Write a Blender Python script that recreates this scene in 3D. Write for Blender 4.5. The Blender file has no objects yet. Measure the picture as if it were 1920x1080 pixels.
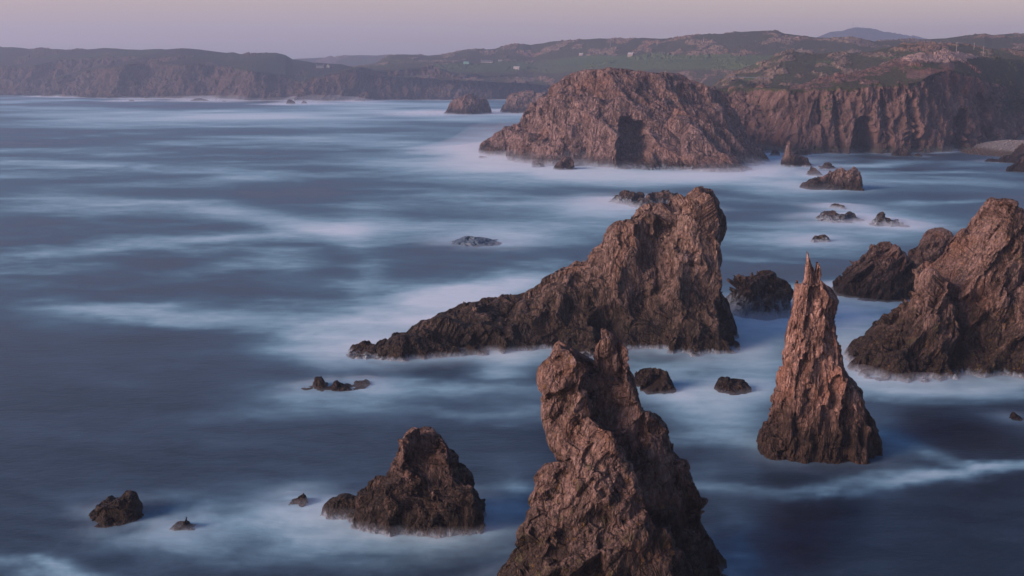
import bpy, bmesh, math, random, time
import numpy as np
from mathutils import Vector, Matrix
from mathutils.bvhtree import BVHTree
from mathutils.kdtree import KDTree

T0 = time.time()
random.seed(7)
rng = np.random.default_rng(7)
scene = bpy.context.scene
COL = scene.collection
R = math.radians

# ------------------------------------------------------------------ camera
H = 60.0                       # eye height above the sea (m)
FPX = 2000.0                   # focal length in photo pixels (1920 wide)
PITCH = math.atan((540 - 130) / FPX)
cam_d = bpy.data.cameras.new('camera')
cam_d.sensor_width = 36.0
cam_d.lens = 36.0 * FPX / 1920.0
cam_d.clip_start = 1.0
cam_d.clip_end = 30000.0
cam = bpy.data.objects.new('camera', cam_d)
COL.objects.link(cam)
cam.location = (0, 0, H)
cam.rotation_euler = (math.pi / 2 - PITCH, 0, 0)
scene.camera = cam
CP, SP = math.cos(PITCH), math.sin(PITCH)


def rayn(px, py):
    """direction (x,z) per metre of forward distance y for photo pixel arrays"""
    a = (np.asarray(px, float) - 960) / FPX
    b = (540 - np.asarray(py, float)) / FPX
    fy = CP + b * SP
    return a / fy, (b * CP - SP) / fy


def at(px, py, D):
    x, z = rayn(px, py)
    return x * D, D + 0 * x, H + z * D


def gdist(py):
    _, z = rayn(960, py)
    return float(-H / z)


def project(x, y, z):
    dz = z - H
    depth = y * CP - dz * SP
    up = y * SP + dz * CP
    return 960 + FPX * x / depth, 540 - FPX * up / depth


# ------------------------------------------------------------------ noise
def _h(ix, iy, iz, seed):
    h = (ix.astype(np.uint32) * np.uint32(374761393) + iy.astype(np.uint32) * np.uint32(668265263)
         + iz.astype(np.uint32) * np.uint32(2147483647) + np.uint32((seed * 974711 + 12345) & 0xFFFFFFFF))
    h = (h ^ (h >> np.uint32(13))) * np.uint32(1274126177)
    h = (h ^ (h >> np.uint32(16))) * np.uint32(2246822519)
    return h ^ (h >> np.uint32(15))


def hf(ix, iy, iz, seed):
    return (_h(ix, iy, iz, seed) & np.uint32(0xFFFFFF)).astype(np.float32) / np.float32(16777215.0)


def vnoise(P, seed=0):
    """gradient noise, about -1..1"""
    P = P + np.array([0.37, 0.61, 0.23])
    i = np.floor(P).astype(np.int32)
    f = (P - i).astype(np.float32)
    u = f * f * f * (f * (f * 6 - 15) + 10)
    out = 0
    for dx in (0, 1):
        wx = u[:, 0] if dx else 1 - u[:, 0]
        for dy in (0, 1):
            wxy = wx * (u[:, 1] if dy else 1 - u[:, 1])
            for dz in (0, 1):
                w = wxy * (u[:, 2] if dz else 1 - u[:, 2])
                h = _h(i[:, 0] + dx, i[:, 1] + dy, i[:, 2] + dz, seed)
                g = (((h & 1023) / np.float32(511.5) - 1) * (f[:, 0] - dx) + (((h >> 10) & 1023) / np.float32(511.5) - 1) * (f[:, 1] - dy)
                     + (((h >> 20) & 1023) / np.float32(511.5) - 1) * (f[:, 2] - dz))
                out = out + w * g
    return out * 1.5


_RT = np.array(Matrix.Rotation(0.6, 3, 'X') @ Matrix.Rotation(0.5, 3, 'Z') @ Matrix.Rotation(0.4, 3, 'Y'))


def fbm(P, octv=4, seed=0, gain=0.5, lac=2.03):
    a, s, o = 1.0, 0.0, 0
    Q = P.copy()
    for k in range(octv):
        o = o + a * vnoise(Q, seed + k * 17)
        s += a
        a *= gain
        Q = (Q @ _RT) * lac + 3.7
    return o / s


def ridged(P, octv=4, seed=0):
    a, s, o = 1.0, 0.0, 0
    Q = P.copy()
    for k in range(octv):
        o = o + a * (1 - np.abs(vnoise(Q, seed + k * 13)) * 2)
        s += a
        a *= 0.5
        Q = (Q @ _RT) * 2.07 + 1.3
    return o / s


def voronoi(P, seed=0):
    n = len(P)
    i = np.floor(P).astype(np.int32)
    f = (P - i).astype(np.float32)
    F1 = np.full(n, 1e9, np.float32)
    F2 = np.full(n, 1e9, np.float32)
    hid = np.zeros(n, np.float32)
    tx = np.zeros(n, np.float32)
    ty = np.zeros(n, np.float32)
    off = np.zeros((n, 3), np.float32)
    cell = np.zeros(n, np.int64)
    for dx in (-1, 0, 1):
        for dy in (-1, 0, 1):
            for dz in (-1, 0, 1):
                a, b, c = i[:, 0] + dx, i[:, 1] + dy, i[:, 2] + dz
                h = _h(a, b, c, seed)
                h2 = _h(a, b, c, seed + 91)
                q = np.stack([dx + (h & 1023) / np.float32(1023), dy + ((h >> 10) & 1023) / np.float32(1023),
                              dz + ((h >> 20) & 1023) / np.float32(1023)], 1).astype(np.float32) - f
                d = (q * q).sum(1)
                m = d < F1
                F2 = np.where(m, F1, np.minimum(F2, d))
                F1 = np.where(m, d, F1)
                hid = np.where(m, (h2 & 1023) / np.float32(1023), hid)
                tx = np.where(m, ((h2 >> 10) & 1023) / np.float32(511.5) - 1, tx)
                ty = np.where(m, ((h2 >> 20) & 1023) / np.float32(511.5) - 1, ty)
                off[m] = q[m]
                cell[m] = ((a[m].astype(np.int64) + 4096) << 32) + ((b[m].astype(np.int64) + 4096) << 16) + (c[m].astype(np.int64) + 4096)
    return np.sqrt(F1), np.sqrt(F2), hid, tx, ty, off, cell


def sstep(a, b, x):
    t = np.clip((x - a) / (b - a), 0, 1)
    return t * t * (3 - 2 * t)


def rock_field(P, c, rot=(0, 0, 0), aniso=(1, 1, 1), seed=0, levels=3, crack=0.10, step=0.30, tilt=0.30, warp=0.3):
    """blocky, jointed displacement (metres) and a per-block tone 0..1, for the broad land sheets"""
    M = np.array(Matrix.Rotation(rot[2], 3, 'Z') @ Matrix.Rotation(rot[1], 3, 'Y') @ Matrix.Rotation(rot[0], 3, 'X'))
    Q = (P @ M) / np.array(aniso)
    d = np.zeros(len(P), np.float32)
    tone = np.zeros(len(P), np.float32)
    cc, wt = c, 0.5
    for L in range(levels):
        W = Q / cc
        w = np.stack([fbm(W * 0.9 + 11.3 * k, 3, seed + 5 * k + L) for k in range(3)], 1)
        W = W + warp * w
        F1, F2, hid, tx, ty, off, cell = voronoi(W, seed + 100 * L)
        e = F2 - F1
        d += cc * (step * (hid - 0.5) + tilt * (tx * off[:, 0] + ty * off[:, 2]) - crack * np.exp(-e / 0.07))
        tone += wt * hid
        wt *= 0.5
        cc /= 2.6
    d += 0.30 * c * fbm(Q / (c * 1.7), 4, seed + 55)
    d += 0.06 * c * ridged(Q / (c * 0.45), 3, seed + 77)
    return d, tone / (1 - 0.5 ** levels)


def fracture(V, F, N, c, rot=(0, 0, 0), aniso=(1, 1, 1), seed=0, levels=4, crack=0.05, step=0.16, tilt=0.28, flat=0.85, warp=0.28, amp=None, nrm_it=3, d0=0.40):
    """break a smooth body into joint blocks: every cell of a jittered lattice (stretched along the joints) is
    pulled flat onto its own tilted plane, level after level, so faces meet in hard edges"""
    M = np.array(Matrix.Rotation(rot[2], 3, 'Z') @ Matrix.Rotation(rot[1], 3, 'Y') @ Matrix.Rotation(rot[0], 3, 'X'))
    P0 = V.copy()
    Q = (P0 @ M) / np.array(aniso)
    amp = np.ones(len(V)) if amp is None else amp
    if d0: V = V + N * (d0 * c * fbm(Q / (c * 1.9), 3, seed + 55) * amp)[:, None]
    tone = np.zeros(len(V), np.float32)
    cc, wt = c, 0.5
    for L in range(levels):
        W = Q / cc
        w = np.stack([fbm(W * 0.8 + 11.3 * k, 2, seed + 5 * k + L) for k in range(3)], 1)
        F1, F2, hid, tx, ty, off, cell = voronoi(W + warp * w, seed + 100 * L)
        u, inv, cnt = np.unique(cell, return_inverse=True, return_counts=True)
        inv = inv.ravel()
        C = np.stack([np.bincount(inv, V[:, k]) / cnt for k in range(3)], 1)
        m = np.stack([np.bincount(inv, N[:, k]) / cnt for k in range(3)], 1)
        ml = np.linalg.norm(m, axis=1, keepdims=True)
        r = np.random.default_rng(seed + L)
        m = m / np.maximum(ml, 1e-6) + r.normal(0, tilt, m.shape) * (0.85, 0.8, 0.6, 0.5, 0.4)[L]
        m /= np.maximum(np.linalg.norm(m, axis=1, keepdims=True), 1e-6)
        coh = sstep(0.35, 0.75, ml[:, 0])          # cells that wrap round an edge are left alone
        mm, CC, h = m[inv], C[inv], coh[inv]
        dd = ((V - CC) * mm).sum(1)
        lim = 0.55 * cc
        pull = -flat * np.clip(dd, -lim, lim) * h
        e = F2 - F1
        lw = (1.0, 0.95, 0.62, 0.42, 0.3)[L]
        mv = (pull * (0.6 + 0.4 * lw) + lw * cc * (step * (hid - 0.5) - crack * np.exp(-e / 0.06))) * amp
        V = V + mm * mv[:, None]
        tone += wt * hid
        wt *= 0.55
        cc /= 2.3
        flat *= 0.85
        if L < levels - 1:
            N = vnormals(V, F)
            N = smooth_verts(N, F, nrm_it)
            N /= np.maximum(np.linalg.norm(N, axis=1, keepdims=True), 1e-9)
    g = 0.10 * cc * 2.3 * fbm(P0 / (cc * 1.5), 4, seed + 77)
    V = V + N * (g * amp)[:, None]
    return V, tone / max(tone.max(), 1e-6)


JOINTS = np.array([(1, 0, .12), (-1, 0, .10), (0, 1, .15), (0, -1, .22), (.75, -.66, .1), (-.75, -.66, .15), (.7, .7, .1), (-.7, .7, .1), (0, 0, 1), (.62, 0, .78), (-.62, 0, .78),
                   (0, -.72, .69), (0, .72, .69), (.5, -.6, .62), (-.5, -.6, .62)], float)
JOINTS /= np.linalg.norm(JOINTS, axis=1, keepdims=True)


def chisel(V, F, c, rot, aniso, seed, amp, vox, radii=(1.9, 1.0, 0.5), dens=(0.75, 0.9, 0.8), depth=0.14, cap=1.1, sliver=0.27):
    """split flat faces off the body along a few joint directions, large ones first"""
    r_ = np.random.default_rng(seed + 500)
    M = np.array(Matrix.Rotation(rot[2], 3, 'Z') @ Matrix.Rotation(rot[1], 3, 'Y') @ Matrix.Rotation(rot[0], 3, 'X'))
    J = JOINTS @ M.T
    an = np.array(aniso, float)
    an = an / an.prod() ** (1 / 3)
    V = V.copy(); V0 = V.copy()
    area = len(V) * vox * vox * 1.05
    for L, (rf, dn) in enumerate(zip(radii, dens)):
        r = c * rf
        N = smooth_verts(vnormals(V, F), F, 4)
        N /= np.maximum(np.linalg.norm(N, axis=1, keepdims=True), 1e-9)
        Q = (V @ M) / an / r
        key = np.floor(Q).astype(np.int64)
        key -= key.min(0) - 2
        dims = key.max(0) + 3
        kk = (key[:, 0] * dims[1] + key[:, 1]) * dims[2] + key[:, 2]
        order = np.argsort(kk, kind='stable')
        ks = kk[order]
        n = int(dn * area / (r * r))
        pick = r_.integers(0, len(V), n)
        for p in pick:
            if V[p, 2] < -1: continue
            k0 = key[p]
            parts = []
            for dx in (-1, 0, 1):
                for dy in (-1, 0, 1):
                    b = ((k0[0] + dx) * dims[1] + k0[1] + dy) * dims[2] + k0[2]
                    lo = np.searchsorted(ks, b - 1); hi = np.searchsorted(ks, b + 1, side='right')
                    if hi > lo: parts.append(order[lo:hi])
            if not parts: continue
            ix = np.concatenate(parts)
            sc = J @ N[p] + r_.uniform(0, 0.28, len(J))
            m = J[sc.argmax()] + r_.normal(0, 0.10, 3)
            m /= np.linalg.norm(m)
            dq = Q[ix] - Q[p]
            rr = r_.uniform(0.6, 1.0)
            el = np.abs(dq) @ r_.uniform(0.35, 0.75, 3)          # diamond-like outline of the split face
            near_ = (el < 0.62 * rr) & ((N[ix] @ m) > -0.1)
            h = depth * r * r_.uniform(0.15, 1.0) * amp[p]
            d = (V[ix] - V[p]) @ m + h
            t = near_ & (d > 0) & (d < 0.6 * r)
            if t.any():
                j = ix[t]
                V[j] -= d[t][:, None] * m
        D = V - V0
        ln = np.linalg.norm(D, axis=1)
        lim = cap * c * amp
        V = V0 + D * (np.minimum(ln, lim) / np.maximum(ln, 1e-6))[:, None]
        # knock off slivers left standing between splits
        S = smooth_verts(V, F, 14)
        E = V - S
        e = (E * N).sum(1)
        lim2 = sliver * c * amp / (1 + 0.6 * L)
        e2 = np.where(e > 0, lim2 * np.tanh(e / lim2), e)
        V = V + ((e2 - e)[:, None]) * N
    return V


# ------------------------------------------------------------------ object helpers
def tag(o, label=None, cat=None, group=None, kind=None):
    if label: o['label'] = label
    if cat: o['category'] = cat
    if group: o['group'] = group
    if kind: o['kind'] = kind
    return o


def mesh_obj(name, V, F, mat, smooth=False, parent=None):
    me = bpy.data.meshes.new(name)
    V = np.asarray(V, np.float32)
    F = np.asarray(F, np.int32)
    k = F.shape[1]
    me.vertices.add(len(V))
    me.vertices.foreach_set('co', V.ravel())
    me.loops.add(F.size)
    me.loops.foreach_set('vertex_index', F.ravel())
    me.polygons.add(len(F))
    me.polygons.foreach_set('loop_start', np.arange(0, F.size, k, dtype=np.int32))
    me.polygons.foreach_set('loop_total', np.full(len(F), k, np.int32))
    me.polygons.foreach_set('use_smooth', np.full(len(F), smooth))
    me.update(calc_edges=True)
    me.validate()
    me.materials.append(mat)
    o = bpy.data.objects.new(name, me)
    COL.objects.link(o)
    if parent: o.parent = parent
    return o


def attr(o, name, data):
    a = o.data.attributes.new(name, 'FLOAT', 'POINT')
    a.data.foreach_set('value', np.asarray(data, np.float32))


# ------------------------------------------------------------------ materials
class NT:
    def __init__(s, name):
        s.m = bpy.data.materials.new(name)
        s.m.use_nodes = True
        s.t = s.m.node_tree
        s.t.nodes.clear()
        s.out = s.t.nodes.new('ShaderNodeOutputMaterial')

    def n(s, typ, **kw):
        x = s.t.nodes.new(typ)
        for k, v in kw.items():
            if k == 'inp':
                for a, b in v.items():
                    if hasattr(b, 'is_output') or isinstance(b, bpy.types.NodeSocket):
                        s.t.links.new(b, x.inputs[a])
                    else:
                        x.inputs[a].default_value = b
            else:
                setattr(x, k, v)
        return x

    def math(s, op, a, b=0.0, c=0.0, clamp=False):
        x = s.n('ShaderNodeMath', operation=op, use_clamp=clamp, inp={0: a, 1: b, 2: c})
        return x.outputs[0]

    def mix(s, f, a, b, blend='MIX'):
        x = s.n('ShaderNodeMix', data_type='RGBA', blend_type=blend)
        for i, v in ((0, f), (6, a), (7, b)):
            if isinstance(v, bpy.types.NodeSocket): s.t.links.new(v, x.inputs[i])
            elif i == 0: x.inputs[0].default_value = v
            else: x.inputs[i].default_value = (*v, 1) if len(v) == 3 else v
        return x.outputs[2]

    def rng(s, v, a, b, c=0.0, d=1.0, smooth=True):
        x = s.n('ShaderNodeMapRange', interpolation_type='SMOOTHSTEP' if smooth else 'LINEAR', clamp=True) if smooth else \
            s.n('ShaderNodeMapRange', clamp=True)
        for i, q in ((0, v), (1, a), (2, b), (3, c), (4, d)):
            if isinstance(q, bpy.types.NodeSocket): s.t.links.new(q, x.inputs[i])
            else: x.inputs[i].default_value = q
        return x.outputs[0]

    def noise(s, vec, scale, detail=5, rough=0.55, dist=0.0):
        x = s.n('ShaderNodeTexNoise', inp={'Vector': vec, 'Scale': scale, 'Detail': detail, 'Roughness': rough, 'Distortion': dist})
        return x.outputs['Fac']

    def mapping(s, vec, rot=(0, 0, 0), scale=(1, 1, 1)):
        x = s.n('ShaderNodeMapping', inp={'Vector': vec, 'Rotation': rot, 'Scale': scale})
        return x.outputs[0]

    def attr(s, name):
        return s.n('ShaderNodeAttribute', attribute_name=name).outputs['Fac']

    def link(s, a, b):
        s.t.links.new(a, b)


ROCK_A = (0.240, 0.162, 0.140)    # pinkish gneiss
ROCK_B = (0.108, 0.072, 0.061)    # brown
ROCK_C = (0.42, 0.31, 0.28)     # pale pink-grey


def rock_material(name, fs=1.0, rot=(0, 0, 0), tidal=6.0, tint=(1, 1, 1), lichen=0.0, bump=0.85):
    """fs: size of the finest grain in metres"""
    k = NT(name)
    pos = k.n('ShaderNodeNewGeometry').outputs['Position']
    sep = k.n('ShaderNodeSeparateXYZ', inp={0: pos})
    z = sep.outputs[2]
    st = k.mapping(pos, rot, (1.0, 1.0, 0.28))
    big = k.noise(pos, 0.10 / fs, 4)
    n1 = k.noise(st, 0.45 / fs, 6, 0.62, 0.6)
    n2 = k.noise(st, 1.7 / fs, 6, 0.68, 0.3)
    n3 = k.noise(pos, 3.0 / fs, 4, 0.6)
    tone = k.attr('tone')
    v = k.math('ADD', k.math('MULTIPLY', n1, 0.5), k.math('MULTIPLY', tone, 0.5))
    c = k.mix(k.rng(v, 0.36, 0.64), ROCK_B, ROCK_A)
    c = k.mix(k.rng(n2, 0.50, 0.68, 0, 0.85), c, ROCK_C)
    c = k.mix(k.rng(n2, 0.49, 0.36, 0, 0.85), c, (0.045, 0.031, 0.027))
    c = k.mix(k.rng(big, 0.50, 0.68, 0, 0.55), c, (0.21, 0.112, 0.075))
    c = k.mix(k.rng(n3, 0.60, 0.70, 0, 0.5), c, (0.31, 0.245, 0.215))
    # wet, weed-darkened splash zone
    zz = k.math('ADD', z, k.math('MULTIPLY', k.math('SUBTRACT', n1, 0.5), tidal * 2.2))
    td = k.rng(zz, tidal * 1.35, tidal * 0.25, 0, 1)
    dark = k.mix(k.rng(n2, 0.35, 0.7), (0.012, 0.010, 0.009), (0.046, 0.033, 0.025))
    c = k.mix(k.math('MULTIPLY', td, 0.95), c, dark)
    if lichen > 0:
        li = k.math('MULTIPLY', k.rng(k.noise(pos, 0.9 / fs, 5, 0.7), 0.60, 0.66), lichen)
        c = k.mix(li, c, (0.30, 0.17, 0.03))
        li2 = k.math('MULTIPLY', k.rng(k.noise(pos, 0.35 / fs, 5, 0.7), 0.58, 0.64), lichen * 0.8)
        c = k.mix(li2, c, (0.10, 0.10, 0.04))
    c = k.mix(1.0, c, tint, 'MULTIPLY')
    # thin veils of water draining over the washed rocks
    wash = k.attr('wash')
    wz = k.mapping(pos, (0, 0, 0), (1.0, 1.0, 0.35))
    wn = k.noise(wz, 0.55 / fs, 5, 0.6, 0.8)
    lvl = k.math('DIVIDE', z, wash)
    wv = k.rng(k.math('ADD', lvl, k.math('MULTIPLY', k.math('SUBTRACT', wn, 0.5), 2.6)), 0.95, -0.1, 0, 0.8)
    wv = k.math('MULTIPLY', wv, k.rng(wash, 0.2, 0.5))
    c = k.mix(wv, c, (0.33, 0.41, 0.50))
    wv3 = k.n('ShaderNodeTexNoise', inp={'Vector': pos, 'Scale': 0.5 / fs, 'Detail': 3}).outputs['Color']
    wpos = k.n('ShaderNodeVectorMath', operation='MULTIPLY_ADD', inp={0: wv3, 1: (0.9 * fs,) * 3, 2: pos}).outputs[0]
    hts = None
    for sc, an, wt in ((0.15, 0.14, 2.0), (0.42, 0.42, 1.0), (1.1, 0.5, 0.55), (2.6, 0.7, 0.25)):
        vp = k.mapping(wpos, rot, (1, 1, an))
        ve = k.n('ShaderNodeTexVoronoi', feature='DISTANCE_TO_EDGE', inp={'Vector': vp, 'Scale': sc / fs}).outputs['Distance']
        vc = k.n('ShaderNodeTexVoronoi', feature='F1', inp={'Vector': vp, 'Scale': sc / fs})
        cellv = k.n('ShaderNodeSeparateXYZ', inp={0: vc.outputs['Color']}).outputs[0]
        dxyz = k.n('ShaderNodeVectorMath', operation='SUBTRACT', inp={0: vc.outputs['Color'], 1: (0.5, 0.5, 0.5)}).outputs[0]
        off = k.n('ShaderNodeVectorMath', operation='SUBTRACT', inp={0: k.n('ShaderNodeVectorMath', operation='SCALE', inp={0: vp, 'Scale': sc / fs}).outputs[0], 1: vc.outputs['Position']}).outputs[0]
        tl = k.n('ShaderNodeVectorMath', operation='DOT_PRODUCT', inp={0: dxyz, 1: off}).outputs['Value']
        hh = k.math('ADD', k.math('MULTIPLY', k.rng(ve, 0.0, 0.09), 0.55), k.math('ADD', k.math('MULTIPLY', cellv, 0.5), k.math('MULTIPLY', tl, 0.9)))
        hh = k.math('MULTIPLY', hh, wt)
        hts = hh if hts is None else k.math('ADD', hts, hh)
    b = k.n('ShaderNodeBump', inp={'Strength': bump, 'Distance': 0.75 * fs,
            'Height': k.math('ADD', hts, k.math('MULTIPLY', k.math('ADD', n2, k.math('MULTIPLY', n3, 0.5)), 0.55))})
    rough = k.rng(td, 0, 1, 0.92, 0.62)
    p = k.n('ShaderNodeBsdfPrincipled', inp={'Base Color': c, 'Roughness': rough, 'Normal': b.outputs[0], 'Specular IOR Level': 0.2})
    k.link(p.outputs[0], k.out.inputs[0])
    return k.m


def land_material(name, fs=1.0, tint=(1, 1, 1)):
    """cliffs, heath, grass and outcrops, from the mesh's rock / green attributes"""
    k = NT(name)
    pos = k.n('ShaderNodeNewGeometry').outputs['Position']
    z = k.n('ShaderNodeSeparateXYZ', inp={0: pos}).outputs[2]
    st = k.mapping(pos, (0, 0, 0), (1.0, 1.0, 0.30))
    n1 = k.noise(st, 0.09 / fs, 6, 0.62, 0.7)
    n2 = k.noise(st, 0.45 / fs, 6, 0.7, 0.3)
    n3 = k.noise(pos, 0.6 / fs, 6, 0.7)
    big = k.noise(pos, 0.018 / fs, 4)
    tone = k.attr('tone')
    v = k.math('ADD', k.math('MULTIPLY', n1, 0.6), k.math('MULTIPLY', tone, 0.4))
    rc = k.mix(k.rng(v, 0.36, 0.64), ROCK_B, (0.20, 0.125, 0.105))
    rc = k.mix(k.rng(n2, 0.54, 0.72, 0, 0.8), rc, ROCK_C)
    rc = k.mix(k.rng(n2, 0.46, 0.30, 0, 0.8), rc, (0.045, 0.033, 0.03))
    rc = k.mix(k.rng(big, 0.5, 0.64, 0, 0.6), rc, (0.20, 0.095, 0.065))
    td = k.rng(k.math('ADD', z, k.math('MULTIPLY', k.math('SUBTRACT', n1, 0.5), 18)), 10, 1, 0, 0.8)
    rc = k.mix(td, rc, (0.04, 0.032, 0.028))
    heath = k.mix(k.rng(n3, 0.38, 0.62), (0.036, 0.031, 0.019), (0.072, 0.057, 0.034))
    heath = k.mix(k.rng(n1, 0.50, 0.70), heath, (0.046, 0.048, 0.024))
    grass = k.mix(k.rng(n3, 0.35, 0.65), (0.055, 0.072, 0.030), (0.090, 0.108, 0.046))
    top = k.mix(k.attr('green'), heath, grass)
    ra = k.attr('rock')
    n4 = k.noise(k.mapping(pos, (0, 0, 0), (1, 0.5, 1)), 0.22 / fs, 6, 0.75)
    rf = k.rng(k.math('ADD', k.math('ADD', ra, 0.13), k.math('ADD', k.math('MULTIPLY', k.math('SUBTRACT', n3, 0.5), 1.9), k.math('MULTIPLY', k.math('SUBTRACT', n4, 0.5), 1.0))), 0.44, 0.56)
    pale = k.mix(k.attr('pale'), rc, (0.37, 0.275, 0.245))
    c = k.mix(rf, top, pale)
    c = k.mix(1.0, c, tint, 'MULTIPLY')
    b = k.n('ShaderNodeBump', inp={'Strength': 0.6, 'Distance': 2.0 * fs, 'Height': k.math('ADD', n2, n3)})
    p = k.n('ShaderNodeBsdfPrincipled', inp={'Base Color': c, 'Roughness': 0.95, 'Normal': b.outputs[0], 'Specular IOR Level': 0.15})
    k.link(p.outputs[0], k.out.inputs[0])
    return k.m


def flat_material(name, col, rough=0.8, var=0.15):
    k = NT(name)
    pos = k.n('ShaderNodeTexCoord').outputs['Object']
    n = k.noise(pos, 1.3, 4)
    d = tuple(x * (1 - var) for x in col)
    l = tuple(min(1, x * (1 + var)) for x in col)
    c = k.mix(n, d, l)
    p = k.n('ShaderNodeBsdfPrincipled', inp={'Base Color': c, 'Roughness': rough})
    k.link(p.outputs[0], k.out.inputs[0])
    return k.m


# ------------------------------------------------------------------ rocks
WATERLINES = []     # (points Nx2, halo strength, halo radius)
ROCKS = []


def loft(outline, D, Tb, Tt=None, p=2.4, lean=0.0, sub=-3.5, nseg=40, dz=None, seed=0, flare=0.0, wmin=0.15):
    """solid whose silhouette in the plane y=D follows the outline (photo px, left foot to right foot);
    Tb/Tt half depth in metres at water level / at the top; lean shifts the top away from the camera"""
    o = np.array(outline, float)
    top = o[:, 1].min()
    zt = float(at(960, top, D)[2])
    if dz is None: dz = max(0.12, (zt - sub) / 70)
    zs = np.arange(sub, zt - dz * 0.15, dz)
    zs = np.append(zs, zt - dz * 0.1)
    Tt = Tb * 0.4 if Tt is None else Tt
    V, F = [], []
    rs = np.random.default_rng(seed + 3)
    ph = rs.uniform(0, 6.28, 4)
    th = np.linspace(0, 2 * np.pi, nseg, endpoint=False)
    for z in zs:
        # photo row of height z in plane D
        _, row = project(0.0, D, z)
        xs = []
        for a, b in zip(o[:-1], o[1:]):
            lo, hi = min(a[1], b[1]), max(a[1], b[1])
            if lo <= row <= hi and hi > lo:
                xs.append(a[0] + (b[0] - a[0]) * (row - a[1]) / (b[1] - a[1]))
        left, right = o[0], o[-1]
        if row > left[1]: xs.append(left[0] - flare * (row - left[1]))
        if row > right[1]: xs.append(right[0] + flare * (row - right[1]))
        if row < o[:, 1].min() or not xs:
            xs = [o[o[:, 1].argmin(), 0]]
        xl, xr = min(xs), max(xs)
        x0 = float(at(xl, row, D)[0]); x1 = float(at(xr, row, D)[0])
        w = max((x1 - x0) / 2, wmin); cx = (x0 + x1) / 2
        u = min(1, max(0, z / zt))
        t = Tb + (Tt - Tb) * u ** 0.8
        t = min(t, w * 1.6 + 0.25)
        cy = D + lean * u
        c, s = np.cos(th), np.sin(th)
        e = 2 / p
        X = np.sign(c) * np.abs(c) ** e
        Y = np.sign(s) * np.abs(s) ** e
        wob = 1 + 0.10 * np.sin(3 * th + ph[0] + z * 0.07) * np.abs(s)
        V.append(np.stack([cx + w * X, cy + t * Y * wob, np.full(nseg, z)], 1))
    n = len(V)
    V = np.concatenate(V)
    for i in range(n - 1):
        for j in range(nseg):
            k = (j + 1) % nseg
            F.append((i * nseg + j, i * nseg + k, (i + 1) * nseg + k, (i + 1) * nseg + j))
    caps = [tuple(reversed(range(nseg))), tuple((n - 1) * nseg + j for j in range(nseg))]
    return V, F, caps


def union_remesh(lofts, vox, name):
    me = bpy.data.meshes.new(name)
    VV, FF, o = [], [], 0
    for V, F, caps in lofts:
        VV += [tuple(v) for v in V]
        FF += [tuple(i + o for i in f) for f in F] + [tuple(i + o for i in f) for f in caps]
        o += len(V)
    me.from_pydata(VV, [], FF)
    ob = bpy.data.objects.new(name, me)
    COL.objects.link(ob)
    m = ob.modifiers.new('remesh', 'REMESH')
    m.mode = 'VOXEL'
    m.voxel_size = vox
    dg = bpy.context.evaluated_depsgraph_get()
    ev = ob.evaluated_get(dg)
    out = bpy.data.meshes.new_from_object(ev)
    bpy.data.objects.remove(ob)
    bpy.data.meshes.remove(me)
    n = len(out.vertices)
    V = np.empty(n * 3, np.float32); out.vertices.foreach_get('co', V)
    V = V.reshape(-1, 3)
    F = np.empty(len(out.loops), np.int32); out.loops.foreach_get('vertex_index', F)
    assert len(F) == 4 * len(out.polygons)
    F = F.reshape(-1, 4)
    bpy.data.meshes.remove(out)
    return V, F


def smooth_verts(V, F, it):
    n = len(V)
    a = np.concatenate([F[:, 0], F[:, 1], F[:, 2], F[:, 3]])
    b = np.concatenate([F[:, 1], F[:, 2], F[:, 3], F[:, 0]])
    cnt = np.maximum(np.bincount(a, minlength=n) + np.bincount(b, minlength=n), 1)
    for _ in range(it):
        V = np.stack([(np.bincount(a, V[b, k], n) + np.bincount(b, V[a, k], n)) / cnt for k in range(3)], 1)
    return V


def vnormals(V, F):
    d1 = V[F[:, 2]] - V[F[:, 0]]; d2 = V[F[:, 3]] - V[F[:, 1]]
    fn = np.cross(d1, d2)
    N = np.stack([sum(np.bincount(F[:, j], fn[:, k], len(V)) for j in range(4)) for k in range(3)], 1)
    return N / np.maximum(np.linalg.norm(N, axis=1, keepdims=True), 1e-9)


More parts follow.
